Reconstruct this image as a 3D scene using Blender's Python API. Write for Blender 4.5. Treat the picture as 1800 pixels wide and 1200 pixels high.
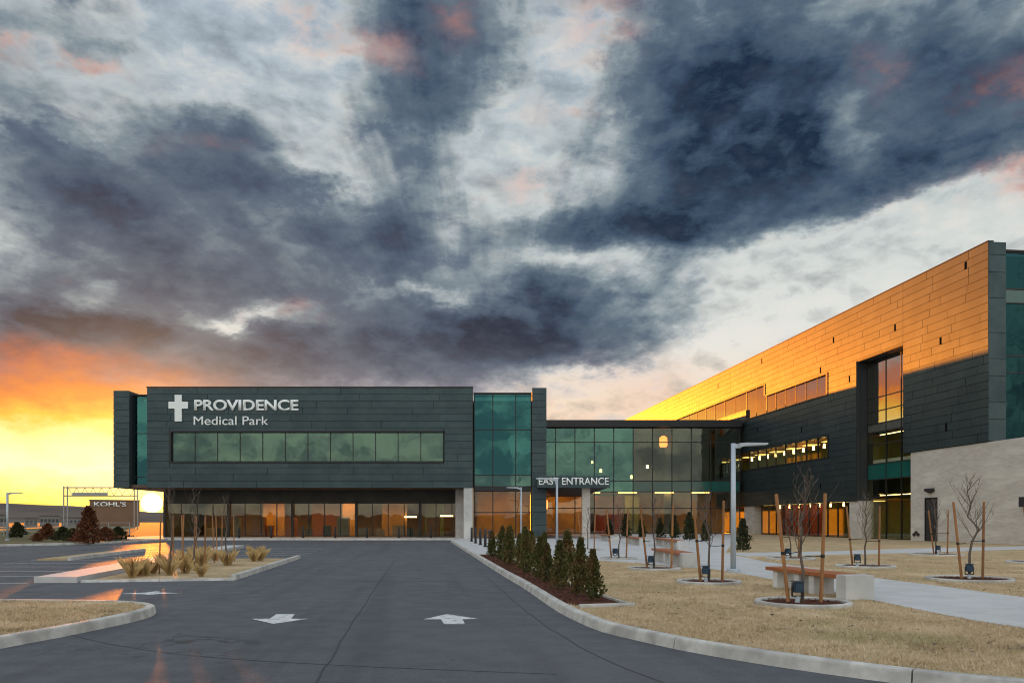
import bpy, bmesh, math, random
import numpy as np
from mathutils import Vector, Matrix

for o in list(bpy.data.objects):
    bpy.data.objects.remove(o, do_unlink=True)
scn = bpy.context.scene
COL = scn.collection
R = math.radians

# ------------------------------------------------------------------ camera
F = 1400.0          # focal length in photograph pixels (photograph 1800 wide)
CX, HY = 900.0, 916.0
HC = 1.65           # eye height
cam_d = bpy.data.cameras.new('camera')
cam = bpy.data.objects.new('camera', cam_d)
COL.objects.link(cam)
cam.location = (0, 0, HC)
cam.rotation_euler = (math.pi / 2, 0, 0)
cam_d.sensor_width = 36.0
cam_d.lens = 36.0 * F / 1800.0
cam_d.shift_y = (HY - 600.0) / 1800.0
cam_d.clip_start = 0.1
cam_d.clip_end = 20000
scn.camera = cam

scn.render.engine = 'CYCLES'
scn.cycles.use_denoising = True
scn.cycles.max_bounces = 8
scn.cycles.diffuse_bounces = 3
scn.cycles.glossy_bounces = 4
scn.cycles.transmission_bounces = 4
scn.cycles.transparent_max_bounces = 16
scn.cycles.caustics_reflective = False
scn.cycles.caustics_refractive = False
scn.cycles.pixel_filter_type = 'BLACKMAN_HARRIS'; scn.cycles.filter_width = 1.1
scn.cycles.sample_clamp_indirect = 6.0
scn.view_settings.view_transform = 'Standard'
scn.view_settings.look = 'None'
scn.view_settings.gamma = 1.0
scn.view_settings.exposure = 1.25
scn.view_settings.use_curve_mapping = False

SUN_AZ = math.atan((267 - CX) / F)     # left of the view axis
SUN_EL = R(1.2)

# ------------------------------------------------------------------ node helper
def lin(r, g, b):
    f = lambda c: ((c / 255.0) / 12.92) if c / 255.0 <= 0.04045 else (((c / 255.0) + 0.055) / 1.055) ** 2.4
    return (f(r), f(g), f(b), 1.0)

class NG:
    """tiny expression builder for a node tree"""
    def __init__(self, tree):
        self.t = tree; self.n = tree.nodes; self.l = tree.links
    def put(self, sock, v):
        if hasattr(v, 'is_output'):
            self.l.new(v, sock)
        elif v is not None:
            if isinstance(v, (tuple, list)) and len(v) == 3 and sock.type == 'RGBA':
                v = (*v, 1.0)
            sock.default_value = v
    def m(self, op, a, b=None, c=None, clamp=False):
        n = self.n.new('ShaderNodeMath'); n.operation = op; n.use_clamp = clamp
        self.put(n.inputs[0], a)
        if b is not None: self.put(n.inputs[1], b)
        if c is not None: self.put(n.inputs[2], c)
        return n.outputs[0]
    def add(self, a, b): return self.m('ADD', a, b)
    def sub(self, a, b): return self.m('SUBTRACT', a, b)
    def mul(self, a, b): return self.m('MULTIPLY', a, b)
    def mad(self, a, b, c): return self.m('MULTIPLY_ADD', a, b, c)
    def sstep(self, v, lo, hi, o0=0.0, o1=1.0):
        n = self.n.new('ShaderNodeMapRange'); n.interpolation_type = 'SMOOTHSTEP'; n.clamp = True
        self.put(n.inputs['Value'], v)
        for k, x in (('From Min', lo), ('From Max', hi), ('To Min', o0), ('To Max', o1)):
            n.inputs[k].default_value = x
        return n.outputs[0]
    def lstep(self, v, lo, hi, o0=0.0, o1=1.0):
        n = self.n.new('ShaderNodeMapRange'); n.clamp = True
        self.put(n.inputs['Value'], v)
        for k, x in (('From Min', lo), ('From Max', hi), ('To Min', o0), ('To Max', o1)):
            n.inputs[k].default_value = x
        return n.outputs[0]
    def noise(self, vec, scale, detail=4, rough=0.55, dist=0.0, color=False, dims='3D'):
        n = self.n.new('ShaderNodeTexNoise'); n.noise_dimensions = dims
        if vec is not None: self.l.new(vec, n.inputs['Vector'])
        n.inputs['Scale'].default_value = scale
        n.inputs['Detail'].default_value = detail
        n.inputs['Roughness'].default_value = rough
        n.inputs['Distortion'].default_value = dist
        return n.outputs['Color' if color else 'Fac']
    def comb(self, x, y, z):
        n = self.n.new('ShaderNodeCombineXYZ')
        for s, v in zip(n.inputs, (x, y, z)): self.put(s, v)
        return n.outputs[0]
    def sep(self, v):
        n = self.n.new('ShaderNodeSeparateXYZ'); self.l.new(v, n.inputs[0]); return n.outputs
    def mapping(self, vec, scale=(1, 1, 1), loc=(0, 0, 0), rot=(0, 0, 0)):
        n = self.n.new('ShaderNodeMapping'); self.l.new(vec, n.inputs[0])
        n.inputs['Scale'].default_value = scale; n.inputs['Location'].default_value = loc
        n.inputs['Rotation'].default_value = rot
        return n.outputs[0]
    def mix(self, fac, a, b, mode='MIX'):
        n = self.n.new('ShaderNodeMix'); n.data_type = 'RGBA'; n.blend_type = mode; n.clamp_factor = True
        self.put(n.inputs['Factor'], fac); self.put(n.inputs['A'], a) if False else None
        self.put(n.inputs[6], a); self.put(n.inputs[7], b)
        return n.outputs[2]
    def ramp(self, fac, stops, interp='LINEAR'):
        n = self.n.new('ShaderNodeValToRGB'); r = n.color_ramp; r.interpolation = interp
        while len(r.elements) < len(stops): r.elements.new(0.5)
        for e, (p, c) in zip(r.elements, stops):
            e.position = p; e.color = c if len(c) == 4 else (*c, 1)
        self.put(n.inputs[0], fac)
        return n.outputs[0]

def azel(px, py):
    u = (px - CX) / F; v = (HY - py) / F
    az = math.atan(u)
    return az, math.atan(v * math.cos(az))

# ------------------------------------------------------------------ sky
world = bpy.data.worlds.new('World'); scn.world = world; world.use_nodes = True
world.cycles.sampling_method = 'MANUAL'; world.cycles.sample_map_resolution = 512
wt = world.node_tree
for n in list(wt.nodes): wt.nodes.remove(n)
g = NG(wt)
tc = wt.nodes.new('ShaderNodeTexCoord')
D = tc.outputs['Generated']
dx, dy, dz = g.sep(D)
AZ = g.m('ARCTAN2', dx, dy)
EL = g.m('ARCSINE', dz)
Dz = g.mapping(D, scale=(1, 1, 1.9))
W1 = g.sep(g.noise(Dz, 2.6, 2, 0.5, color=True))
W2 = g.sep(g.noise(Dz, 9.0, 5, 0.66, color=True))
AW = g.mad(g.sub(W1[0], 0.5), 0.20, g.mad(g.sub(W2[0], 0.5), 0.13, AZ))
EW = g.mad(g.sub(W1[1], 0.5), 0.11, g.mad(g.sub(W2[1], 0.5), 0.10, EL))

def blobs(items, az=AW, el=EW, start=0.0):
    acc = start
    for (px, py, rx, ry, amp) in items:
        a, e = azel(px, py)
        ca = math.cos(a)
        ra = rx / F * ca * ca; re_ = ry / F * ca
        u = g.mad(az, 1 / ra, -a / ra)
        v = g.mad(el, 1 / re_, -e / re_)
        s = g.mad(v, v, g.mul(u, u))
        acc = g.mad(g.m('POWER', 0.3679, s), amp, acc)
    return acc

masks = blobs([
    (330, 400, 300, 105, .46), (640, 430, 190, 95, .56), (110, 440, 170, 90, .30),
    (50, 255, 130, 55, .45), (390, 265, 110, 60, .45), (130, 50, 210, 45, .30),
    (760, 50, 130, 110, .55), (880, 120, 60, 120, .30),
    (1230, 170, 150, 190, .85), (1400, 110, 130, 120, .55), (1690, 140, 190, 130, .80),
    (1440, 330, 200, 90, .42), (1120, 405, 200, 42, .62), (1620, 300, 120, 50, .25),
    (520, 620, 560, 80, .72), (930, 570, 210, 70, .66), (60, 530, 190, 60, .60),
    (1090, 705, 170, 48, -.70), (1260, 620, 130, 60, -.35),
    (905, 290, 95, 120, -.55), (430, 130, 170, 90, -.42), (1030, 70, 60, 90, -.30),
    (1530, 470, 330, 75, -.75), (1010, 480, 120, 25, -.30), (150, 500, 90, 26, -.45),
    (420, 545, 130, 20, -.45), (760, 510, 90, 16, -.40), (1680, 400, 140, 40, -.40),
    (40, 215, 110, 26, -.35), (560, 330, 120, 22, -.30), (1480, 210, 35, 60, -.40),
])
F1 = g.mad(g.sub(g.noise(Dz, 26.0, 6, 0.70, 0.3), 0.5), 0.42, g.noise(Dz, 6.5, 7, 0.62, 0.12))
F1b = g.noise(g.mapping(D, scale=(1, 1, 1.9), loc=(-0.012, 0.0, -0.030)), 6.5, 4, 0.60, 0.12)
Bw = g.m('ABSOLUTE', g.mad(g.noise(Dz, 11.0, 5, 0.60, 0.1), 2.0, -1.0))     # rounded heaps with sharp creases
# shafts fanning up from low over the buildings
a0, e0 = azel(840, 760)
da = g.sub(AZ, a0); de = g.sub(EL, e0)
ang = g.m('ARCTAN2', de, da)
rad = g.m('SQRT', g.mad(da, da, g.mul(de, de)))
ray = g.noise(g.comb(g.mul(ang, 5.0), g.mul(rad, 2.2), 3.0), 1.0, 4, 0.55)
front = g.sstep(dy, -0.35, 0.75)                      # clouds thin out towards the clear east
dens = g.add(masks, g.mad(g.sub(F1, 0.5), 1.55, 0.34))
dens = g.mad(g.sub(Bw, 0.20), 0.30, dens)
dens = g.mad(g.mul(g.sub(ray, 0.5), g.sstep(rad, 0.08, 0.30)), 0.95, dens)
dens = g.add(dens, g.mad(front, 0.12, -0.12))

gap = g.ramp(g.lstep(EL, 0.0, 0.62), [
    (0.00, lin(246, 206, 160)), (0.20, lin(242, 222, 200)), (0.34, lin(226, 226, 220)),
    (0.55, lin(196, 204, 203)), (0.80, lin(176, 188, 196)), (1.0, lin(158, 174, 190))])
cloud = g.ramp(g.lstep(dens, 0.0, 1.25), [
    (0.00, lin(222, 222, 216)), (0.22, lin(178, 187, 190)), (0.40, lin(126, 141, 150)),
    (0.58, lin(87, 104, 121)), (0.80, lin(54, 75, 98)), (1.0, lin(14, 34, 60))])
c1 = g.mix(g.sstep(dens, 0.08, 0.40), gap, cloud)
# low clouds: mauve, lighter
low = g.sstep(g.mad(g.sub(W2[2], 0.5), 0.06, EL), 0.08, 0.25, 1.0, 0.0)
lowc = g.ramp(g.lstep(dens, 0.0, 1.1), [
    (0.0, lin(244, 216, 190)), (0.30, lin(180, 166, 172)), (0.55, lin(128, 118, 134)),
    (0.8, lin(104, 108, 122)), (1.0, lin(82, 92, 110))])
c2 = g.mix(g.mul(low, 0.9), c1, lowc)
# relief: edges turned to the sun are paler, undersides warmer
rel = g.sub(F1, F1b)
c3 = g.mix(g.m('MULTIPLY', g.mul(g.m('MAXIMUM', rel, 0.0), g.sstep(dens, 0.35, 0.75, 1.0, 0.22)), 3.0, clamp=True), c2, g.mix(g.sstep(dens, 0.35, 0.75), lin(230, 226, 218), lin(128, 140, 160)))
c3 = g.mix(g.m('MULTIPLY', g.m('MAXIMUM', g.mul(rel, -1.0), 0.0), 2.2, clamp=True), c3, lin(64, 79, 97))
pink = blobs([(50, 92, 90, 16, .9), (180, 120, 50, 14, .8), (560, 48, 34, 26, .9), (640, 78, 50, 20, .6),
              (800, 40, 40, 30, .5), (1070, 45, 60, 50, .7), (1015, 175, 50, 26, .6), (950, 325, 40, 18, .6),
              (1730, 338, 90, 26, .9), (1740, 150, 70, 40, .4), (1550, 130, 30, 30, .4), (110, 445, 40, 10, .4),
              (360, 290, 60, 12, .3), (500, 545, 80, 14, .4), (1150, 700, 220, 40, .35)])
c4 = g.mix(g.m('MULTIPLY', g.mul(pink, g.sstep(F1, 0.38, 0.60)), 0.60, clamp=True), c3, lin(228, 160, 138))
# evening glow over the western horizon, centred on the sun
ddx = math.sin(SUN_AZ) * math.cos(SUN_EL); ddy = math.cos(SUN_AZ) * math.cos(SUN_EL); ddz = math.sin(SUN_EL)
cs = g.mad(dx, ddx, g.mad(dy, ddy, g.mul(dz, ddz)))
glowd = g.m('ABSOLUTE', g.mad(g.sub(W1[1], 0.5), 0.12, g.sub(AZ, SUN_AZ - 0.19)))
glowaz = g.sstep(g.mad(EL, 0.5, glowd), 0.20, 0.40, 1.0, 0.0)
gl = g.mad(g.sub(W2[0], 0.5), 0.09, g.mad(g.sub(W1[2], 0.5), 0.05, EL))
glowc = g.ramp(g.lstep(gl, 0.0, 0.235), [
    (0.0, lin(238, 190, 52)), (0.10, lin(250, 226, 96)), (0.28, lin(255, 250, 200)), (0.44, lin(255, 240, 158)),
    (0.52, lin(248, 190, 70)), (0.60, lin(238, 138, 62)), (0.74, lin(196, 100, 66)), (0.88, lin(128, 84, 80)), (1.0, lin(92, 82, 94))])
c5 = g.mix(g.mul(glowaz, g.sstep(gl, 0.15, 0.215, 1.0, 0.0)), c4, glowc)
# clear eastern sky behind the photographer: pale and bright
east = g.ramp(g.lstep(EL, 0.0, 1.2), [
    (0.0, lin(250, 226, 200)), (0.10, lin(246, 238, 214)), (0.3, lin(228, 234, 234)), (1.0, lin(214, 224, 236))])
eastc = g.mix(g.mul(g.sstep(dens, 0.10, 0.5), 0.75), east, lin(116, 120, 138))
eastk = g.mix(1.0, eastc, (1.65, 1.65, 1.65, 1), 'MULTIPLY')
c6 = g.mix(front, eastk, c5)
# the sun itself, veiled by the low haze
angd = g.m('ARCCOSINE', g.m('MINIMUM', cs, 1.0))
disc = g.sstep(angd, R(0.40), R(0.70), 1.0, 0.0)
halo = g.m('POWER', 0.3679, g.mul(angd, 1 / R(3.2)))
sunc = wt.nodes.new('ShaderNodeMix'); sunc.data_type = 'RGBA'; sunc.blend_type = 'ADD'
sunc.inputs[0].default_value = 1.0
g.l.new(c6, sunc.inputs[6])
hs = g.mix(1.0, g.comb(1.0, 0.62, 0.16), g.comb(g.mad(disc, 28.0, g.mul(halo, 2.0)), g.mad(disc, 28.0, g.mul(halo, 2.0)), g.mad(disc, 28.0, g.mul(halo, 2.0))), 'MULTIPLY')
g.l.new(hs, sunc.inputs[7])
# clear-air part from the sky model
sky = wt.nodes.new('ShaderNodeTexSky'); sky.sky_type = 'NISHITA'; sky.sun_disc = False
sky.sun_elevation = SUN_EL; sky.sun_rotation = SUN_AZ
sky.air_density = 1.0; sky.dust_density = 2.0
bg1 = wt.nodes.new('ShaderNodeBackground'); g.l.new(sky.outputs[0], bg1.inputs[0]); bg1.inputs[1].default_value = 0.006
bg2 = wt.nodes.new('ShaderNodeBackground'); g.l.new(sunc.outputs[2], bg2.inputs[0]); bg2.inputs[1].default_value = 0.43
ad = wt.nodes.new('ShaderNodeAddShader'); g.l.new(bg1.outputs[0], ad.inputs[0]); g.l.new(bg2.outputs[0], ad.inputs[1])
wo = wt.nodes.new('ShaderNodeOutputWorld'); g.l.new(ad.outputs[0], wo.inputs[0])

# ------------------------------------------------------------------ sun
sd = bpy.data.lights.new('sun', 'SUN'); sd.energy = 5.0; sd.angle = R(0.6); sd.color = (1.0, 0.26, 0.015)
sun = bpy.data.objects.new('sun', sd); COL.objects.link(sun)
sun.location = (-40, 60, 60)
sun.rotation_euler = Vector((-ddx, -ddy, -ddz)).to_track_quat('-Z', 'Y').to_euler()

# ------------------------------------------------------------------ materials
MATS = {}
def surf(name, c1, c2=None, scale=3.0, rough=0.7, metallic=0.0, spec=0.4, bump=0.0, bscale=40.0, detail=5,
         objvar=0.0, stretch=(1, 1, 1), c3=None, s3=0.3, rough2=None, bdist=0.01):
    m = bpy.data.materials.new(name); m.use_nodes = True
    t = m.node_tree; b = t.nodes['Principled BSDF']; q = NG(t)
    geo = t.nodes.new('ShaderNodeNewGeometry'); P = geo.outputs['Position']
    if stretch != (1, 1, 1): P = q.mapping(P, scale=stretch)
    col = (*c1, 1)
    if c2 is not None:
        n = q.noise(P, scale, detail, 0.6)
        col = q.mix(q.sstep(n, 0.33, 0.67), (*c1, 1), (*c2, 1))
    if c3 is not None:
        n3 = q.noise(P, s3, 3, 0.55)
        col = q.mix(q.sstep(n3, 0.45, 0.70), col, (*c3, 1))
    if objvar > 0:
        oi = t.nodes.new('ShaderNodeObjectInfo')
        k = q.lstep(oi.outputs['Random'], 0, 1, 1 - objvar, 1 + objvar)
        col = q.mix(1.0, col, q.comb(k, k, k), 'MULTIPLY')
    q.put(b.inputs['Base Color'], col)
    b.inputs['Roughness'].default_value = rough
    if rough2 is not None:
        q.put(b.inputs['Roughness'], q.lstep(q.noise(P, s3 * 4, 3, 0.6), 0.3, 0.7, rough, rough2))
    b.inputs['Metallic'].default_value = metallic
    b.inputs['Specular IOR Level'].default_value = spec
    if bump > 0:
        bn = t.nodes.new('ShaderNodeBump'); bn.inputs['Strength'].default_value = bump
        bn.inputs['Distance'].default_value = bdist
        q.put(bn.inputs['Height'], q.noise(P, bscale, 4, 0.65))
        t.links.new(bn.outputs[0], b.inputs['Normal'])
    MATS[name] = m
    return m

def emit(name, c, s):
    m = bpy.data.materials.new(name); m.use_nodes = True
    b = m.node_tree.nodes['Principled BSDF']
    b.inputs['Base Color'].default_value = (*c, 1)
    b.inputs['Emission Color'].default_value = (*c, 1)
    b.inputs['Emission Strength'].default_value = s
    MATS[name] = m
    return m

def glass(name, refl, tr, tt, wav=0.004):
    m = bpy.data.materials.new(name); m.use_nodes = True
    t = m.node_tree; q = NG(t)
    for n in list(t.nodes): t.nodes.remove(n)
    out = t.nodes.new('ShaderNodeOutputMaterial')
    gl = t.nodes.new('ShaderNodeBsdfGlossy'); gl.inputs['Roughness'].default_value = 0.015
    gl.inputs['Color'].default_value = (*tr, 1)
    tp = t.nodes.new('ShaderNodeBsdfTransparent'); tp.inputs['Color'].default_value = (*tt, 1)
    geo = t.nodes.new('ShaderNodeNewGeometry'); oi = t.nodes.new('ShaderNodeObjectInfo')
    vd = t.nodes.new('ShaderNodeVectorMath'); vd.operation = 'DOT_PRODUCT'
    t.links.new(geo.outputs['Incoming'], vd.inputs[0]); t.links.new(geo.outputs['Normal'], vd.inputs[1])
    sch = q.mad(q.m('POWER', q.sub(1.0, q.m('ABSOLUTE', vd.outputs['Value'])), 5.0), .96, .04)
    # every pane bows and tilts a little in its own way
    nn = q.noise(q.mapping(geo.outputs['Position'], scale=(0.5, 0.5, 0.4)), 1.0, 2, 0.5)
    bn = t.nodes.new('ShaderNodeBump'); bn.inputs['Strength'].default_value = 1.0
    bn.inputs['Distance'].default_value = wav
    ph = q.mul(oi.outputs['Random'], 12.0)
    q.put(bn.inputs['Height'], q.mul(nn, q.lstep(oi.outputs['Random'], 0, 1, 3.0, 8.0)))
    t.links.new(bn.outputs[0], gl.inputs['Normal'])
    mx = t.nodes.new('ShaderNodeMixShader')
    q.put(mx.inputs[0], q.mad(sch, 1 - refl, refl))
    t.links.new(tp.outputs[0], mx.inputs[1]); t.links.new(gl.outputs[0], mx.inputs[2])
    t.links.new(mx.outputs[0], out.inputs[0])
    MATS[name] = m
    return m

def asphalt_mat():
    m = surf('asphalt', (.062, .064, .070), rough=.6, spec=.5)
    t = m.node_tree; q = NG(t); b = t.nodes['Principled BSDF']
    P = t.nodes.new('ShaderNodeNewGeometry').outputs['Position']
    Pr = q.mapping(P, rot=(0, 0, -.116))
    agg = q.noise(P, 34, 4, .8); mott = q.noise(P, 1.7, 6, .65); big = q.noise(P, .16, 4, .6)
    lane = q.noise(q.mapping(Pr, scale=(1.1, .035, 1)), 1.0, 4, .6)
    c = q.mix(q.sstep(agg, .35, .65), (.043, .049, .060, 1), (.098, .106, .120, 1))
    c = q.mix(q.mul(q.sstep(mott, .42, .62), .40), c, (.050, .052, .057, 1))
    c = q.mix(q.mul(q.sstep(big, .45, .62), .45), c, (.094, .095, .100, 1))
    c = q.mix(q.mul(q.sstep(lane, .50, .66), .50), c, (.040, .042, .047, 1))
    vo = t.nodes.new('ShaderNodeTexVoronoi'); vo.feature = 'DISTANCE_TO_EDGE'; vo.inputs['Scale'].default_value = .13
    wn = t.nodes.new('ShaderNodeVectorMath'); wn.operation = 'MULTIPLY_ADD'
    t.links.new(q.noise(P, .9, 4, .6, color=True), wn.inputs[0]); wn.inputs[1].default_value = (2.2, 2.2, 0); t.links.new(P, wn.inputs[2])
    t.links.new(wn.outputs[0], vo.inputs['Vector'])
    crack = q.mul(q.sstep(vo.outputs['Distance'], .0012, .0040, 1.0, 0.0), q.sstep(q.noise(P, .35, 2, .5), .45, .6))
    c = q.mix(q.mul(crack, .75), c, (.020, .020, .022, 1))
    oil = q.sstep(q.noise(P, 3.2, 2, .5), .70, .78)
    c = q.mix(q.mul(oil, .55), c, (.026, .026, .028, 1))
    q.put(b.inputs['Base Color'], c)
    q.put(b.inputs['Roughness'], q.lstep(mott, .3, .7, .66, .92))
    bn = t.nodes.new('ShaderNodeBump'); bn.inputs['Strength'].default_value = .7; bn.inputs['Distance'].default_value = .006
    q.put(bn.inputs['Height'], q.noise(P, 70, 3, .7)); t.links.new(bn.outputs[0], b.inputs['Normal'])
asphalt_mat()
def turf_mat(name, base, lo, hi, green):
    m = surf(name, base, rough=.95, spec=.1)
    t = m.node_tree; q = NG(t); b = t.nodes['Principled BSDF']
    P = t.nodes.new('ShaderNodeNewGeometry').outputs['Position']
    c = q.mix(q.sstep(q.noise(P, 9, 5, .65), .33, .67), (*base, 1), (*lo, 1))
    c = q.mix(q.sstep(q.noise(P, .55, 4, .6), .45, .70), c, (*hi, 1))
    c = q.mix(q.mul(q.sstep(q.noise(P, 1.3, 5, .7), .56, .68), .8), c, (lo[0] * .55, lo[1] * .52, lo[2] * .5, 1))
    c = q.mix(q.mul(q.sstep(q.noise(P, .3, 3, .6), .52, .68), .45), c, (*green, 1))
    q.put(b.inputs['Base Color'], c)
    bn = t.nodes.new('ShaderNodeBump'); bn.inputs['Strength'].default_value = .8; bn.inputs['Distance'].default_value = .03
    q.put(bn.inputs['Height'], q.noise(P, 45, 4, .65)); t.links.new(bn.outputs[0], b.inputs['Normal'])
turf_mat('dormant_turf', (.48, .36, .22), (.34, .25, .14), (.54, .41, .26), (.27, .25, .12))
turf_mat('turf_blade', (.62, .48, .31), (.44, .33, .195), (.68, .54, .36), (.36, .33, .16))
surf('paint', (.70, .71, .70), (.48, .49, .49), 16, rough=.6, c3=(.30, .31, .32), s3=6)
surf('seal', (.036, .037, .040), rough=.7)
surf('soffit_panel', (.11, .065, .045), (.09, .055, .04), .5, rough=.5)
surf('concrete', (.50, .50, .48), (.42, .42, .41), 2.2, rough=.85, bump=.25, bscale=60, objvar=.06, c3=(.56, .56, .54), s3=.8)
surf('path_concrete', (.47, .47, .46), (.41, .41, .41), 1.2, rough=.8, bump=.15, bscale=80, objvar=.05)
surf('kerb_concrete', (.52, .51, .48), (.38, .37, .34), 4, rough=.85, bump=.5, bscale=40, objvar=.07, c3=(.30, .29, .27), s3=1.7)
surf('dry_field', (.12, .105, .06), (.17, .14, .08), .4, rough=1, spec=.05, c3=(.09, .09, .05), s3=.03)
surf('mulch', (.115, .045, .028), (.05, .022, .016), 26, rough=.95, spec=.1, bump=1, bscale=40, bdist=.03)
surf('hill_earth', (.16, .13, .11), (.11, .09, .08), .004, rough=1, spec=0)
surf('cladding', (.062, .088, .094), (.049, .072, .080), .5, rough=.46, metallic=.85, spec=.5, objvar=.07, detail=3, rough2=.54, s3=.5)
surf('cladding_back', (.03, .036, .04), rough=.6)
surf('dark_metal', (.018, .02, .023), (.026, .028, .03), 6, rough=.4, metallic=.3)
surf('roofing', (.16, .16, .16), (.2, .2, .2), 1, rough=.9)
surf('limestone', (.50, .465, .415), (.42, .39, .35), 1.6, rough=.85, bump=.35, bscale=9, stretch=(1, 1, 4), c3=(.56, .53, .48), s3=.35)
surf('spandrel', (.015, .10, .085), (.012, .08, .07), .5, rough=.08, spec=.6)
surf('interior_warm', (.55, .30, .09), (.42, .22, .07), .6, rough=.8)
surf('interior_red', (.55, .08, .03), (.42, .06, .03), .8, rough=.7)
surf('interior_dark', (.06, .06, .055), (.08, .08, .07), 1, rough=.8)
surf('interior_floor', (.22, .17, .12), (.17, .13, .09), 1, rough=.35)
surf('interior_green', (.22, .25, .10), (.17, .19, .08), .7, rough=.8)
surf('ceiling_white', (.62, .58, .50), rough=.9)
surf('wood_slat', (.36, .115, .035), (.24, .075, .025), 12, rough=.5, stretch=(8, 1, 8), objvar=.12)
surf('stake_wood', (.32, .15, .055), (.22, .10, .04), 14, rough=.8, stretch=(1, 1, .15), objvar=.15)
surf('bark', (.13, .10, .08), (.09, .07, .055), 30, rough=.9)
surf('strap', (.02, .02, .02), rough=.8)
surf('lamp_paint', (.40, .45, .50), (.36, .41, .46), 8, rough=.35, metallic=.25)
surf('bollard_paint', (.025, .028, .032), rough=.4)
surf('fixture_blue', (.03, .06, .10), (.02, .045, .08), 8, rough=.4, metallic=.3)
surf('sign_white', (.80, .84, .82), rough=.45)
surf('leaf_cedar', (.105, .100, .034), (.055, .066, .022), 22, rough=.8, spec=.15, c3=(.15, .095, .04), s3=3, objvar=.22)
surf('leaf_dark', (.045, .05, .022), (.03, .035, .016), 4, rough=.85, spec=.15)
surf('leaf_russet', (.14, .05, .025), (.10, .04, .02), 5, rough=.85, spec=.15)
surf('dry_grass', (.55, .40, .19), (.42, .29, .13), 9, rough=.9, spec=.1)
surf('chip', (.15, .055, .03), (.06, .026, .018), 40, rough=.9, spec=.1)
surf('far_wall', (.20, .18, .17), (.16, .15, .14), .2, rough=.9)
surf('far_wall_tan', (.20, .12, .075), (.17, .10, .06), .2, rough=.9)
surf('far_roof', (.12, .11, .11), rough=.9)
surf('far_glass', (.04, .05, .06), rough=.15)
surf('galvanised', (.30, .31, .32), rough=.45, metallic=.6)
surf('door_dark', (.025, .025, .027), rough=.45)
emit('lamp_warm', (1.0, .60, .22), 5.0)
surf('void_black', (.006, .006, .006), rough=1, spec=0)
emit('fill_glow', (1.0, .50, .13), 5.0)  # amber glow added to brighten the rooms, no real fixture
emit('fill_glow_green', (.95, .72, .20), .75)  # weak yellow glow for the panels added inside the wing
emit('lamp_strip', (1.0, .62, .24), 2.6)
emit('lamp_orange', (1.0, .26, .05), 1.2)
glass('glass_reflective', .10, (.50, .82, .74), (.22, .36, .30), .0015)
glass('glass_teal', .11, (.22, .70, .74), (.20, .40, .36), .0015)
glass('glass_clear', .01, (.8, .95, .9), (.88, .90, .84), .001)
glass('glass_dark', .02, (.20, .62, .70), (.10, .20, .22))
glass('glass_lobby', .09, (.42, .82, .80), (.42, .56, .50), .0015)
glass('glass_wing_top', .55, (1.0, .95, .85), (.30, .34, .30), .0015)

# ------------------------------------------------------------------ object helpers
UNIT = bpy.data.meshes.new('unit_block')
bm = bmesh.new(); bmesh.ops.create_cube(bm, size=1.0); bm.to_mesh(UNIT); bm.free()
UNIT.materials.append(None)

def link(o, parent=None):
    COL.objects.link(o)
    if parent is not None: o.parent = parent
    return o
def tag(o, label=None, cat=None, group=None, kind=None):
    if label: o['label'] = label
    if cat: o['category'] = cat
    if group: o['group'] = group
    if kind: o['kind'] = kind
    return o
def thing(name, label, cat, loc=(0, 0, 0), rz=0.0, group=None):
    o = bpy.data.objects.new(name, None); link(o)
    o.empty_display_size = 0.2
    o.location = loc; o.rotation_euler = (0, 0, rz)
    return tag(o, label, cat, group)
def setmat(o, m):
    o.material_slots[0].link = 'OBJECT'; o.material_slots[0].material = MATS[m]
def blk(name, x0, x1, y0, y1, z0, z1, m, parent=None, rot=None):
    """axis-aligned block in the parent's frame, sharing one unit mesh"""
    o = bpy.data.objects.new(name, UNIT); link(o, parent)
    o.location = ((x0 + x1) / 2, (y0 + y1) / 2, (z0 + z1) / 2)
    o.scale = (abs(x1 - x0), abs(y1 - y0), abs(z1 - z0))
    if rot: o.rotation_euler = rot
    setmat(o, m)
    return o
def mesh(name, verts, faces, m, parent=None, smooth=False):
    me = bpy.data.meshes.new(name); me.from_pydata([tuple(v) for v in verts], [], faces); me.update()
    me.materials.append(MATS[m])
    if smooth: me.polygons.foreach_set('use_smooth', [True] * len(me.polygons))
    o = bpy.data.objects.new(name, me); return link(o, parent)
def bobj(name, bm, m, parent=None, smooth=False):
    me = bpy.data.meshes.new(name); bmesh.ops.recalc_face_normals(bm, faces=bm.faces[:]); bm.to_mesh(me); bm.free()
    me.materials.append(MATS[m])
    if smooth: me.polygons.foreach_set('use_smooth', [True] * len(me.polygons))
    o = bpy.data.objects.new(name, me); return link(o, parent)
def bbox(bm, x0, x1, y0, y1, z0, z1):
    vs = [bm.verts.new((x, y, z)) for z in (z0, z1) for y in (y0, y1) for x in (x0, x1)]
    for f in ((0, 2, 3, 1), (4, 5, 7, 6), (0, 1, 5, 4), (2, 6, 7, 3), (0, 4, 6, 2), (1, 3, 7, 5)):
        bm.faces.new([vs[i] for i in f])
    return vs
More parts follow.
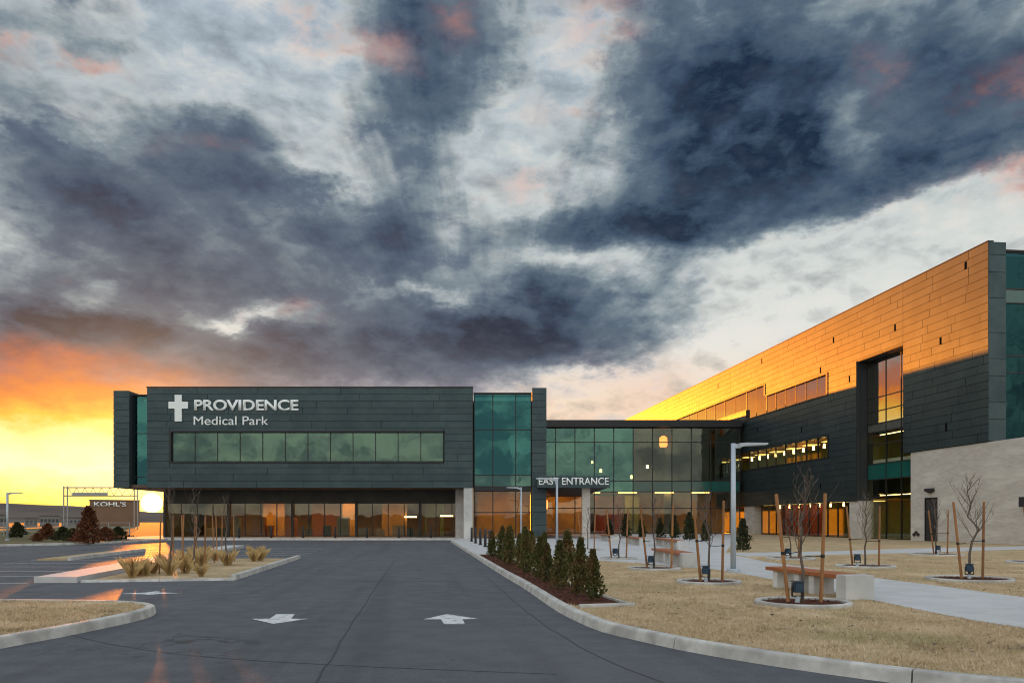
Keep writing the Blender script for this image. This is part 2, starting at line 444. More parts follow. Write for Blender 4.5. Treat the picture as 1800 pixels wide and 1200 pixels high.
def tube(bm, pts, radii, n=8, cap=True):
    rings = []
    pts = [Vector(p) for p in pts]
    if not hasattr(radii, '__len__'): radii = [radii] * len(pts)
    for i, p in enumerate(pts):
        d = (pts[min(i + 1, len(pts) - 1)] - pts[max(i - 1, 0)]).normalized()
        a = d.orthogonal().normalized() if abs(d.z) < 0.95 else Vector((1, 0, 0)).cross(d).normalized()
        b = d.cross(a).normalized()
        rings.append([bm.verts.new(p + (a * math.cos(2 * math.pi * k / n) + b * math.sin(2 * math.pi * k / n)) * radii[i]) for k in range(n)])
    for r0, r1 in zip(rings, rings[1:]):
        for k in range(n): bm.faces.new((r0[k], r0[(k + 1) % n], r1[(k + 1) % n], r1[k]))
    if cap and n > 2:
        bm.faces.new(rings[0][::-1]); bm.faces.new(rings[-1])
def G(px, py, z=0.0):
    """photograph pixel -> point on the level plane z"""
    Y = (HC - z) * F / (py - HY)
    return ((px - CX) / F * Y, Y)
def sheet(name, poly, z, m, kind='structure', thick=None, parent=None):
    n = len(poly)
    bm = bmesh.new()
    top = [bm.verts.new((x, y, z)) for x, y in poly]
    bm.faces.new(top)
    if thick:
        bot = [bm.verts.new((x, y, z - thick)) for x, y in poly]
        for i in range(n): bm.faces.new((top[i], bot[i], bot[(i + 1) % n], top[(i + 1) % n]))
    bmesh.ops.recalc_face_normals(bm, faces=bm.faces[:])
    if not thick:
        for f in bm.faces:
            if f.normal.z < 0: f.normal_flip()
    bmesh.ops.triangulate(bm, faces=[f for f in bm.faces if len(f.verts) > 4])
    me = bpy.data.meshes.new(name); bm.to_mesh(me); bm.free()
    me.materials.append(MATS[m])
    o = bpy.data.objects.new(name, me); link(o, parent)
    if parent is None and kind: o['kind'] = kind
    return o
def catmull(pts, step=0.5):
    out = []
    P = [Vector((*p, 0)) for p in pts]
    for i in range(len(P) - 1):
        p0, p1, p2, p3 = P[max(i - 1, 0)], P[i], P[i + 1], P[min(i + 2, len(P) - 1)]
        n = max(2, int((p2 - p1).length / step))
        for k in range(n):
            t = k / n
            v = 0.5 * ((2 * p1) + (p2 - p0) * t + (2 * p0 - 5 * p1 + 4 * p2 - p3) * t * t + (3 * p1 - p0 - 3 * p2 + p3) * t ** 3)
            out.append((v.x, v.y))
    out.append(tuple(pts[-1]))
    return out
def offset(line, d):
    """shift a polyline sideways (positive = to its right)"""
    out = []
    for i, p in enumerate(line):
        a = line[max(i - 1, 0)]; b = line[min(i + 1, len(line) - 1)]
        tx, ty = b[0] - a[0], b[1] - a[1]; L = math.hypot(tx, ty) or 1
        out.append((p[0] + ty / L * d, p[1] - tx / L * d))
    return out
def kerb(name, line, width=0.16, h=0.15, sec=3.0, side=1, lip=0.0):
    """cast kerb in sections along a line that is its road-side foot"""
    root = bpy.data.objects.new(name, None); link(root); root['kind'] = 'structure'
    d = [0.0]
    for a, b in zip(line, line[1:]): d.append(d[-1] + math.dist(a, b))
    def at(s):
        s = min(max(s, 0), d[-1])
        for i in range(len(d) - 1):
            if d[i + 1] >= s:
                t = (s - d[i]) / ((d[i + 1] - d[i]) or 1)
                return tuple(line[i][k] + (line[i + 1][k] - line[i][k]) * t for k in (0, 1))
        return line[-1]
    nsec = max(1, round(d[-1] / sec))
    prof = [(0.0, -0.03), (0.0, 0.0), (0.022, h - 0.03), (0.030, h - 0.01), (0.050, h), (width, h), (width, -0.03)]
    for k in range(nsec):
        s0, s1 = d[-1] * k / nsec + 0.008, d[-1] * (k + 1) / nsec - 0.008
        m_ = max(2, int((s1 - s0) / 0.4) + 1)
        pl = [at(s0 + (s1 - s0) * i / (m_ - 1)) for i in range(m_)]
        bm = bmesh.new(); rows = []
        for i in range(m_):
            a = at(s0 + (s1 - s0) * i / (m_ - 1) - 0.2); b = at(s0 + (s1 - s0) * i / (m_ - 1) + 0.2)
            L = math.dist(a, b) or 1
            nx, ny = (b[1] - a[1]) / L * side, -(b[0] - a[0]) / L * side
            rows.append([bm.verts.new((pl[i][0] + nx * w, pl[i][1] + ny * w, z)) for w, z in prof])
        for r0, r1 in zip(rows, rows[1:]):
            for j in range(len(prof) - 1): bm.faces.new((r0[j], r0[j + 1], r1[j + 1], r1[j]))
        bm.faces.new(rows[0]); bm.faces.new(rows[-1][::-1])
        bobj('kerb_section', bm, 'kerb_concrete', root)
    return root
def rect_sub(r, holes):
    """r minus a list of rectangles; rectangles are (x0,x1,z0,z1)"""
    out = [r]
    for h in holes:
        nxt = []
        for (a, b, c, d) in out:
            if h[0] >= b or h[1] <= a or h[2] >= d or h[3] <= c: nxt.append((a, b, c, d)); continue
            if h[0] > a: nxt.append((a, h[0], c, d))
            if h[1] < b: nxt.append((h[1], b, c, d))
            x0, x1 = max(a, h[0]), min(b, h[1])
            if h[2] > c: nxt.append((x0, x1, c, h[2]))
            if h[3] < d: nxt.append((x0, x1, h[3], d))
        out = nxt
    return [q for q in out if q[1] - q[0] > 0.1 and q[3] - q[2] > 0.1]

# ------------------------------------------------------------------ ground
LZ = 0.12
def disc(r, n=64): return [(r * math.cos(2 * math.pi * i / n), r * math.sin(2 * math.pi * i / n)) for i in range(n)]
sheet('ground', disc(6000), -0.03, 'dry_field')
# main kerb line (its foot on the road), from the building forecourt round to the right
KL = catmull([(-4.95, 64.2), (-3.3, 50), (-1.87, 37.9), (-0.525, 26.25), (0.28, 19.7), (0.80, 14.9), (1.04, 13.3), (1.31, 12.0),
              (1.64, 11.25), (2.17, 10.2), (2.71, 9.43), (3.31, 8.72), (3.95, 8.1), (4.9, 7.45), (6.5, 6.9), (9.5, 6.5), (16, 6.3), (40, 6.2)], .5)
road = [p for p in offset(KL, -0.05)][::-1] + [(-4.95, 70.0), (-70, 70.0), (-70, 52), (-95, 46), (-95, -40), (60, -40), (60, 6.25)]
sheet('road', road, 0.0, 'asphalt')
kerb('kerb', KL, side=-1)
lawn_edge = offset(KL, -0.15)
sheet('lawn', lawn_edge + [(90, 6.3), (90, 100), (4, 100), (-4.6, 70.2)], LZ, 'dormant_turf')
sheet('forecourt', [(-38, 70.0), (-3.4, 70.0), (-3.4, 97), (-38, 97)], LZ + .008, 'concrete', thick=.16)
# entrance plaza and the pavement that leads to it
front_edge = [G(1800, 1104, LZ), G(1683, 1085, LZ), G(1545, 1057, LZ), G(1420, 1031, LZ), G(1320, 1011, LZ), G(1252, 1000, LZ)]
plaza = [G(1252, 1000, LZ), G(1147, 991, LZ), G(1058, 985, LZ), (-0.25, 36.9), (-1.55, 37.2)] + \
        [p for p in offset(KL, -0.155) if 37.3 < p[1] < 64][::-1] + [(-4.7, 69.9), (-3.38, 70), (-3.38, 98), (27.9, 98), (24.5, 88), (17.5, 63), (10.3, 38.4), (9.6, 30.0)]
sheet('plaza', plaza, LZ + .004, 'path_concrete')
fe = catmull([(8.6, 5.5), (8.1, 9.0)] + front_edge, .6)
be = catmull([(11.6, 5.5), (11.2, 11.0), G(1800, 1050, LZ), G(1683, 1034, LZ), G(1534, 1015, LZ), (9.9, 24.5), (9.6, 30.0)], .6)
def along(line, t):
    d = [0.0]
    for a, b in zip(line, line[1:]): d.append(d[-1] + math.dist(a, b))
    s = t * d[-1]
    for i in range(len(d) - 1):
        if d[i + 1] >= s:
            k = (s - d[i]) / ((d[i + 1] - d[i]) or 1)
            return tuple(line[i][j] + (line[i + 1][j] - line[i][j]) * k for j in (0, 1))
    return line[-1]
path = bpy.data.objects.new('path', None); link(path); path['kind'] = 'structure'
NS = 13
for k in range(NS):
    t0, t1 = k / NS + .0004, (k + 1) / NS - .0004
    q4 = [along(fe, t0), along(fe, (t0 + t1) / 2), along(fe, t1), along(be, t1), along(be, (t0 + t1) / 2), along(be, t0)]
    sheet('slab', q4, LZ + .012, 'path_concrete', thick=.03, parent=path)
cp = bpy.data.objects.new('path', None); link(cp); cp['kind'] = 'structure'
near = [(10.2, 34.6), (14.2, 36.3), (19.6, 38.9), (28, 43.6), (42, 50.5)]; far = [(10.2, 38.4), (15.7, 40.3), (22.3, 44.4), (31, 48.6), (46, 55)]
near, far = catmull(near, .6), catmull(far, .6)
for k in range(12):
    t0, t1 = k / 12 + .0004, (k + 1) / 12 - .0004
    sheet('slab', [along(near, t0), along(near, t1), along(far, t1), along(far, t0)], LZ + .016, 'path_concrete', thick=.03, parent=cp)

# ------------------------------------------------------------------ facade helpers
def empty_part(name, parent, loc=(0, 0, 0)):
    o = bpy.data.objects.new(name, None); o.empty_display_size = .2; link(o, parent); o.location = loc
    return o
def glazing(parent, name, xs, zs, y, out, gm, bar=.06, barm='dark_metal', depth=.14, skip=(), edge=True):
    """a glazed wall in the plane y: panes between xs and zs, a bar on every line. gm(i, j) -> glass"""
    w = empty_part(name, parent)
    h = bar / 2
    for i in range(len(xs) - 1):
        for j in range(len(zs) - 1):
            if (i, j) in skip: continue
            m = gm(i, j) if callable(gm) else gm
            nm = 'spandrel' if m == 'spandrel' else 'pane'
            blk(nm, xs[i] + h, xs[i + 1] - h, y - .012, y + .012, zs[j] + h, zs[j + 1] - h, m, w)
    y0, y1 = (y - depth + .05, y + .05) if out > 0 else (y - .05, y + depth - .05)
    for x in xs: blk('mullion', x - h, x + h, y0, y1, zs[0] - h, zs[-1] + h, barm, w)
    e = .004 * (1 if out > 0 else -1)
    for z in zs:
        for a, b in zip(xs, xs[1:]):
            blk('transom', a + h, b - h, min(y0, y1) + .01, max(y0, y1) - .01, z - h, z + h, barm, w)
    return w
rng = random.Random(7)
def panel_rects(x0, x1, z0, z1, rowh, holes, a=3.2, b=6.0):
    out = []; z = z0; n = max(1, round((z1 - z0) / rowh)); rh = (z1 - z0) / n
    for r in range(n):
        x = x0 - rng.uniform(0, a)
        while x < x1:
            L = rng.uniform(a, b)
            if x1 - (x + L) < 1.0: L = x1 - x
            q = (max(x, x0), min(x + L, x1), z0 + r * rh, z0 + (r + 1) * rh)
            if q[1] - q[0] > .15: out += rect_sub(q, holes)
            x += L
    return out
def hang(parent, rects, y, out, limit=300, gap=.035, t=.05, m='cladding'):
    """each rectangle a cladding panel hung proud of the wall at y"""
    g2 = gap / 2
    for k, (a, b, c, d) in enumerate(rects[:limit]):
        tt = t + rng.uniform(0, .006)
        blk('cladding_panel', a + g2, b - g2, min(y, y + out * tt), max(y, y + out * tt), c + g2, d - g2, m, parent)
    if len(rects) > limit:
        bm = bmesh.new()
        for (a, b, c, d) in rects[limit:]:
            bbox(bm, a + g2, b - g2, min(y, y + out * t), max(y, y + out * t), c + g2, d - g2)
        o = bobj('cladding_panels', bm, m, parent); o['kind'] = 'stuff'
def wall_rects(parent, name, rects, y0, y1, m):
    bm = bmesh.new()
    for (a, b, c, d) in rects: bbox(bm, a, b, y0, y1, c, d)
    return bobj(name, bm, m, parent)
def letters(parent, text, x, z, y, height, width, m, offset_=0.0, depth=.06, name='letter'):
    """raised letters, one mesh each, in the plane y facing -y; x,z = lower left, cap height and total width"""
    def ev(body):
        cu = bpy.data.curves.new('t', 'FONT'); cu.body = body; cu.extrude = 0.0; cu.size = 1.0; cu.offset = offset_
        ob = bpy.data.objects.new('t', cu); COL.objects.link(ob)
        bpy.context.view_layer.update()
        me = bpy.data.meshes.new_from_object(ob.evaluated_get(bpy.context.evaluated_depsgraph_get()))
        bpy.data.objects.remove(ob); bpy.data.curves.remove(cu)
        return me
    def ext(me):
        xs = [v.co.x for v in me.vertices]
        return (min(xs), max(xs)) if xs else (0, 0)
    full = ext(ev(text)); capm = ev('E'); cap = max(v.co.y for v in capm.vertices) - min(v.co.y for v in capm.vertices)
    sx = width / (full[1] - full[0]); sz = height / cap
    for i, ch in enumerate(text):
        if ch == ' ': continue
        me = ev(ch); e1 = ext(me); pre = ext(ev(text[:i + 1]))
        dx_ = pre[1] - e1[1]
        bm = bmesh.new(); bm.from_mesh(me)
        bmesh.ops.remove_doubles(bm, verts=bm.verts[:], dist=1e-5)
        r = bmesh.ops.extrude_face_region(bm, geom=bm.faces[:])
        up = [v for v in r['geom'] if isinstance(v, bmesh.types.BMVert)]
        for v in up: v.co.z = 1.0
        for v in bm.verts:
            X = x + (v.co.x + dx_ - full[0]) * sx
            v.co = Vector((X, y - v.co.z * depth, z + v.co.y * sz))
        bobj(name, bm, m, parent)
def finish(root, base):
    for c in root.children: c.location = Vector(c.location) - Vector(base)
    root.location = base

# ------------------------------------------------------------------ west block with the big sign
Y0 = 72.0
def X0(px, Y=Y0): return (px - CX) / F * Y
def Z0(py, Y=Y0): return HC + (HY - py) / F * Y
B = thing('medical_building', 'two storey dark clad medical building with ribbon window above a glazed ground floor', 'building')
xl, xr, zb, zt = X0(258), X0(831), Z0(857), Z0(681)
win = (X0(298), X0(781), Z0(813), Z0(757))
YB = 94.0
wall_rects(B, 'wall', rect_sub((xl, xr, zb + .02, zt - .02), [win]), Y0 + .06, Y0 + .36, 'cladding_back')
hang(B, panel_rects(xl, xr, zb, zt, .605, [win], 4.0, 8.0), Y0 + .06, -1)
blk('coping', xl - .03, xr + .03, Y0 - .06, Y0 + .4, zt + .004, zt + .09, 'dark_metal', B)
w = glazing(B, 'window', [X0(302 + 39.75 * i) for i in range(13)], [Z0(810.5), Z0(760)], Y0 + .16, -1, 'glass_reflective', .07)
wf = bmesh.new()
for r in rect_sub(win, [(X0(301.5), X0(779.5), Z0(811), Z0(759.5))]): bbox(wf, r[0], r[1], Y0 - .10, Y0 + .30, r[2], r[3])
bobj('frame', wf, 'dark_metal', w)
# fins and glazed slots either side
for (pa, pb, zlo) in ((199, 227.5, zb), (935, 961, LZ)):
    a, b = X0(pa), X0(pb)
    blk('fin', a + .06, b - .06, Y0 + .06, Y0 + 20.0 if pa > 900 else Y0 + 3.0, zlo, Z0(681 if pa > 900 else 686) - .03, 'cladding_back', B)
    hang(B, panel_rects(a, b, zlo, Z0(681 if pa > 900 else 686), .605, [], 5, 6), Y0 + .06, -1)
zs = [Z0(857), Z0(837), Z0(760), Z0(694)]
glazing(B, 'curtain_wall', [X0(228.5), X0(257)], zs, Y0 + .8, -1, lambda i, j: 'glass_teal', .08)
zs = [LZ + .05, Z0(900), Z0(862), Z0(834), Z0(754), Z0(690)]
glazing(B, 'curtain_wall', [X0(833), X0(866), X0(906.5), X0(934)], zs, Y0 + .7, -1, lambda i, j: 'glass_clear' if j < 2 else ('glass_lobby' if j == 2 else 'glass_teal'), .09)
blk('coping', X0(228), xl - .035, Y0 + .6, Y0 + 3, Z0(694) + .05, Z0(691), 'dark_metal', B)
blk('coping', xr + .035, X0(935) - .005, Y0 + .55, Y0 + 3, Z0(690) + .05, Z0(688), 'dark_metal', B)
blk('band', X0(834), X0(934), Y0 + .3, Y0 + .64, Z0(862), Z0(853.5), 'dark_metal', B)
# body behind
blk('roof', X0(199) + .1, X0(961) - .1, Y0 + 2.0, YB, zt - 1.2, zt - .9, 'roofing', B)
blk('side_wall', X0(199) + .1, X0(199) + .4, Y0 + 3.1, YB, zb, zt - 1.25, 'cladding_back', B)
blk('rear_wall', X0(199) + .45, X0(961) - .5, YB + .02, YB + .3, zb + .35, zt - 1.25, 'cladding_back', B)
blk('soffit', X0(199) + .45, xr - .02, Y0 + .4, YB, zb + .0, zb + .3, 'soffit_panel', B)
blk('interior_wall', X0(228), X0(961) - .4, Y0 + 6.0, Y0 + 6.2, zb + .32, zt - 1.25, 'interior_dark', B)
blk('rear_wall', xr + .05, X0(961) - .5, YB + .02, YB + .3, LZ + .01, zb + .34, 'cladding_back', B)
blk('interior_wall', xr + .05, X0(935), Y0 + 7.0, Y0 + 7.2, LZ + .01, zb + .3, 'interior_warm', B)
blk('interior_floor', xr + .05, X0(935), Y0 + .85, Y0 + 6.9, LZ + .01, LZ + .03, 'interior_floor', B)
blk('ceiling', xr + .05, X0(935), Y0 + .85, Y0 + 6.9, zb + .1, zb + .3, 'ceiling_white', B)
blk('fill_panel', xr + .8, X0(935) - .8, Y0 + 3.0, Y0 + 4.0, zb + .03, zb + .09, 'fill_glow', B)  # added glowing panel that brightens the tower's ground floor
# ground floor
YG = 77.6
def XG(px): return (px - CX) / F * YG
def ZG(py): return HC + (HY - py) / F * YG
gx = []
p = 291.0  # glazed front lengthened leftward to block sun streaks on the drive
while p < 803: gx.append(XG(p)); p += 27.9 if (len(gx) % 4) else 28.2
gx.append(XG(803))
gm = lambda i, j: 'glass_clear'
gw = glazing(B, 'window', gx, [LZ + .12, ZG(884)], YG, -1, gm, .07)
for i, x in enumerate(gx):
    if i % 4 == 0: blk('post', x - .11, x + .11, YG - .28, YG - .08, LZ + .008, ZG(880), 'dark_metal', B)
blk('header', gx[0] - .2, xr - .1, YG - .02, YG + .2, ZG(884) + .05, zb - .005, 'interior_dark', B)
blk('end_wall', XG(803) + .05, xr - .4, YG - 2.6, YG + .2, LZ + .008, zb - .01, 'concrete', B)
blk('pier', X0(815), xr - .02, Y0 + .08, Y0 + 2.2, LZ + .008, zb - .004, 'concrete', B)
blk('side_wall', gx[0] - .2, gx[0] - .05, YG + .22, YB - .5, LZ + .008, zb - .01, 'interior_dark', B)
blk('interior_wall', gx[0] - .2, xr, YG + 10, YG + 10.2, LZ + .008, zb - .01, 'interior_warm', B)
blk('interior_floor', gx[0] - .04, xr - .45, YG + .2, YG + 9.9, LZ + .008, LZ + .03, 'interior_floor', B)
blk('ceiling', gx[0] - .04, xr - .45, YG + .25, YG + 9.9, ZG(884) + .2, ZG(884) + .3, 'ceiling_white', B)
for k, (xx, dep, wd, mm) in enumerate(((-25.5, 4, 2.2, 'interior_warm'), (-21.0, 6, 3.0, 'wood_slat'), (-17.2, 3.2, 1.3, 'interior_warm'), (-13.5, 5, 2.6, 'interior_warm'), (-9.2, 6.5, 2.0, 'interior_green'))):
    blk('partition', xx, xx + wd, YG + dep, YG + dep + .15, LZ + .03, ZG(884) + .15, mm, B)
for k in range(6):
    xx = gx[0] + 2 + k * 3.5
    blk('fill_panel', xx, xx + 2.0, YG + 1.6, YG + 2.6, ZG(884) + .14, ZG(884) + .19, 'fill_glow', B)  # glowing panels added to lift the dim ground floor
for xx, zz in ((-11.15, 2.05), (-7.4, 2.15)):
    blk('wall_lamp', xx, xx + 1.3, YG + 4.6, YG + 4.7, zz, zz + .13, 'lamp_warm', B)
for k in range(14):                                    # desks, cabinets and seats in the waiting room
    xx = gx[1] + 1 + k * 1.75 + rng.uniform(-.3, .3); yy = YG + rng.uniform(.8, 3.5); hh = rng.choice((.75, .85, 1.1, 1.9))
    blk('furniture', xx, xx + rng.uniform(.5, 1.3), yy, yy + .6, LZ + .03, LZ + .03 + hh, rng.choice(('interior_dark', 'wood_slat', 'interior_floor')), B)
finish(B, (-19.8, Y0, LZ + .008))
# ------------------------------------------------------------------ sign letters on the block
S = thing('building_sign', 'large raised white lettering with a cross on the dark clad building', 'sign')
cxm = bmesh.new()
cz0, cz1, cx0, cx1 = Z0(740.5), Z0(694), X0(297), X0(331)
tk = (cx1 - cx0) * .36; mx = (cx0 + cx1) / 2; mz = Z0(712)
pts = [(mx - tk / 2, cz0), (mx + tk / 2, cz0), (mx + tk / 2, mz - tk / 2), (cx1, mz - tk / 2), (cx1, mz + tk / 2), (mx + tk / 2, mz + tk / 2),
       (mx + tk / 2, cz1), (mx - tk / 2, cz1), (mx - tk / 2, mz + tk / 2), (cx0, mz + tk / 2), (cx0, mz - tk / 2), (mx - tk / 2, mz - tk / 2)]
fr = [cxm.verts.new((a, Y0 - .12, b)) for a, b in pts]; bk = [cxm.verts.new((a, Y0 - .003, b)) for a, b in pts]
cxm.faces.new(fr); cxm.faces.new(bk[::-1])
for i in range(12): cxm.faces.new((fr[i], bk[i], bk[(i + 1) % 12], fr[(i + 1) % 12]))
bobj('cross', cxm, 'sign_white', S)
letters(S, 'PROVIDENCE', X0(342), Z0(721), Y0 - .003, Z0(702) - Z0(721), X0(525) - X0(342), 'sign_white', .028, .10)
letters(S, 'Medical Park', X0(341), Z0(746.5), Y0 - .003, Z0(731.5) - Z0(746.5), X0(472) - X0(341), 'sign_white', .0, .08)
finish(S, (X0(410), Y0, Z0(746.5)))

# ------------------------------------------------------------------ glazed link with the entrance
YL = 97.0
def XL(px): return (px - CX) / F * YL
def ZL(py): return HC + (HY - py) / F * YL
L = thing('entrance_lobby', 'two storey glass curtain wall lobby linking the clad buildings', 'building')
lx = [3.3] + [XL(976.5 + 34.1 * i) for i in range(10)] + [27.75]
lz = [LZ + .05, ZL(893), ZL(864), ZL(845), ZL(777), ZL(752)]
def lg(i, j):
    if j == 2 and i > 4: return 'spandrel'
    if j < 2: return 'glass_clear'
    return 'glass_lobby' if i < 5 else 'glass_clear'
glazing(L, 'curtain_wall', lx, lz, YL, -1, lg, .11)
blk('roof_fascia', 3.2, 27.8, YL - .7, YL + .5, ZL(752) + .06, ZL(739), 'dark_metal', L)
blk('roof', 3.2, 29.2, YL + .5, YL + 9.4, ZL(752) + .2, ZL(739) - .2, 'roofing', L)
blk('shadow_screen', 7.5, 27.4, YL + 7.0, YL + 7.2, ZL(739) - .2, 14.62, 'cladding_back', L)  # added, hidden from the camera, to cast the shadow edge on the wing
blk('floor_slab', 3.3, 27.7, YL + .2, YL + 8.8, ZL(864) + .05, ZL(845) - .1, 'ceiling_white', L)
blk('interior_floor', 3.3, 27.7, YL + .2, YL + 8.8, LZ + .005, LZ + .02, 'interior_floor', L)
blk('interior_wall', 3.3, 14.0, YL + 8.8, YL + 9, LZ + .02, ZL(752) + .19, 'interior_dark', L)
blk('interior_wall', 14.0, 27.9, YL + 8.8, YL + 9, ZL(864) + .3, ZL(752) + .19, 'interior_dark', L)
blk('interior_wall', 14.0, 27.9, YL + 8.8, YL + 9, LZ + .02, ZL(864) + .3, 'interior_warm', L)
blk('side_wall', 3.2, 3.28, YL + .3, YL + 9, LZ + .02, ZL(752) + .19, 'interior_dark', L)
blk('interior_wall', 3.6, 9.0, YL + 5, YL + 5.2, LZ + .03, ZL(864) - .3, 'interior_warm', L)
blk('interior_wall', 10.4, 13.6, YL + 2.5, YL + 2.7, LZ + .03, ZL(870), 'interior_red', L)
blk('interior_wall', 14.4, 16.2, YL + 4.5, YL + 4.7, LZ + .03, ZL(864) - .3, 'interior_green', L)
blk('column', 19.2, 20.1, YL + 3, YL + 3.9, LZ + .03, ZL(752), 'interior_dark', L)
for k in range(5):
    blk('fill_panel', 4.2 + 4.6 * k, 6.4 + 4.6 * k, YL + 2.4, YL + 3.4, ZL(864) - .02, ZL(864) + .04, 'fill_glow', L)  # added glow panels brightening the lobby's ground floor
finish(L, (15.5, YL, LZ + .004))
def pendant(px, py, Y, r, m, lab, cord_top):
    X, Z = (px - CX) / F * Y, HC + (HY - py) / F * Y
    t = thing('pendant_lamp', lab, 'lamp')
    bm = bmesh.new(); tube(bm, [(X, Y, Z - r * 1.3), (X, Y, Z - r * .9), (X, Y, Z), (X, Y, Z + r), (X, Y, Z + r * 1.5)], [r * .8, r, r, r * .95, r * .3], 14)
    bobj('shade', bm, m, t, True)
    bm = bmesh.new(); tube(bm, [(X, Y, Z + r * 1.5), (X, Y, cord_top)], .02, 6); bobj('cord', bm, 'dark_metal', t)
    finish(t, (X, Y, Z - r * 1.3))
ct = 13.2
pendant(1166, 776, YL + 2.5, .50, 'lamp_orange', 'large orange drum pendant lamp high inside the glass lobby', ct)
pendant(1138, 820, YL + 2.0, .15, 'lamp_warm', 'small pendant lamp next to the large orange drum inside the lobby', ct)
pendant(1041, 812, YL + 3.0, .13, 'lamp_warm', 'small round pendant lamp above the word ENTRANCE behind lobby glass', ct)
pendant(1056, 827, YL + 2.2, .17, 'lamp_warm', 'low wide pendant lamp just over the entrance canopy behind glass', ct)
pendant(1110, 838, YL + 2.4, .17, 'lamp_warm', 'lowest pendant lamp behind the glass beside the entrance canopy', ct)
pendant(957, 886, YL - 4, .42, 'lamp_orange', 'golden cylinder lamp hanging under the entrance canopy', 5.05)

YC = 70.0
Cn = thing('entrance_canopy', 'dark flat entrance canopy carried by one concrete column', 'canopy')
ca0, ca1, cb0, cb1 = (945 - CX) / F * YC, (1071 - CX) / F * YC, HC + (HY - 856) / F * YC, HC + (HY - 837) / F * YC
blk('canopy_slab', ca0, ca1, YC, YL - .06, cb0, cb1, 'cladding_back', Cn)
blk('fascia', ca0 - .03, ca1 + .03, YC - .05, YC - .004, cb0 - .03, cb1 + .03, 'cladding', Cn)
blk('column', 6.25, 6.95, YC + .8, YC + 1.5, LZ + .004, cb0 - .002, 'limestone', Cn)
finish(Cn, (6.6, YC + 1.1, LZ + .004))
ES = thing('entrance_sign', 'raised white letters reading EAST ENTRANCE along the canopy edge', 'sign')
letters(ES, 'EAST ENTRANCE', (947 - CX) / F * YC, HC + (HY - 851.5) / F * YC, YC - .054, 12.5 / F * YC, 123 / F * YC, 'sign_white', .012, .07)
finish(ES, (5.4, YC - .06, HC + (HY - 851.5) / F * YC))

# ------------------------------------------------------------------ long wing on the right (own frame: x along the wall, +y outward)
KX = (900 - 737) / F; WC = 32.0 + KX * 64.0
def wY(px): return WC / ((px - CX) / F + KX)
YN = wY(1737); SN = math.sqrt(1 + KX * KX)
def ws(px): return (wY(px) - YN) * SN
def wz(px, py): return HC + (HY - py) / F * wY(px)
RZ = math.atan2(1.0, -KX)
Wg = thing('long_wing', 'long three storey wing with metal cladding over a pale masonry base', 'building', ((1737 - CX) / F * YN, YN, 0), RZ)
ZT, ZC, ZM = 21.05, 3.5, 7.2
S1, S2 = ws(1587), ws(1505)
SF = 106.0
slot = (S1, S2, 0, 16.05)
win_b = (ws(1455), ws(1345), 13.85, 16.03)
win_j = (ws(1345) - .01, ws(1310), 13.85, 17.36)
win_a = (ws(1310) - .01, 76.0, 15.1, 17.36)
win_l = (ws(1456), 62.0, 7.75, 10.0)
holes = [slot, win_b, win_j, win_a, win_l, (0, S1 + .01, 0, ZM)]
wall_rects(Wg, 'wall', rect_sub((0.3, SF, ZC + .02, ZT - .02), holes), -.4, -.06, 'cladding_back')
rects = panel_rects(0.0, S1, ZM, ZT, .6, [slot], 2.6, 5.0) + panel_rects(S1, 46, ZC, ZT, .6, [h for h in holes[:5]], 3.6, 7.0)
rects.sort(key=lambda r: r[0])
extra = panel_rects(46, SF, ZC, ZT, .6, holes[:5], 4.5, 9.0)
hang(Wg, rects + extra, -.06, 1, limit=300)
blk('coping', -.02, SF, -.42, .03, ZT + .004, ZT + .07, 'dark_metal', Wg)
# end of the cladding: a thick return facing the forecourt
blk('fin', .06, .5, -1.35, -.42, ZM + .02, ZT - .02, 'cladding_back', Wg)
zz = ZM
for hgt in (1.55, 1.2, 1.8, 1.2, 1.8, 2.4, 1.8, 1.2, .9):
    z1 = min(zz + hgt, ZT)
    blk('cladding_panel', 0.0, .058, -1.35, -.065, zz + .015, z1 - .015, 'cladding', Wg)
    zz = z1
ex = [-1.35, -3.3, -5.2, -7.1, -9.0, -10.9, -12.8]
ez = [ZM + .02, 12.1, 13.3, 17.0, 18.0, 20.55]
cw = empty_part('curtain_wall', Wg)
for i in range(len(ex) - 1):
    for j in range(len(ez) - 1):
        blk('spandrel' if j == 3 else 'pane', .6, .62, ex[i + 1] + .04, ex[i] - .04, ez[j] + .04, ez[j + 1] - .04, 'spandrel' if j == 3 else 'glass_dark', cw)
for y in ex: blk('mullion', .52, .68, y - .04, y + .04, ez[0], ez[-1], 'dark_metal', cw)
for z in ez: blk('transom', .53, .67, ex[-1] + .05, ex[0] - .05, z - .04, z + .04, 'dark_metal', cw)
blk('coping', .45, .75, -12.8, -1.38, 20.6, 20.72, 'dark_metal', Wg)
# body
blk('roof', .8, SF, -24, -.42, ZT - 1.0, ZT - .7, 'roofing', Wg)
blk('rear_wall', .8, SF, -24.3, -24.02, 0, ZT - .7, 'cladding_back', Wg)
blk('end_wall', SF + .02, SF + .3, -24, -.42, 0, ZT - .05, 'cladding_back', Wg)
for z in (ZM - .15, 12.1):
    blk('floor_slab', .8, SF, -23.9, -1.6, z - .2, z + .1, 'ceiling_white', Wg)
blk('interior_wall', .85, SF, -7.2, -7.0, 0.13, ZM - .4, 'interior_green', Wg)
blk('interior_wall', .85, SF, -6.2, -6.0, ZM, 11.85, 'interior_green', Wg)
blk('interior_wall', .85, SF, -7.2, -7.0, 12.25, ZT - 1.02, 'interior_dark', Wg)
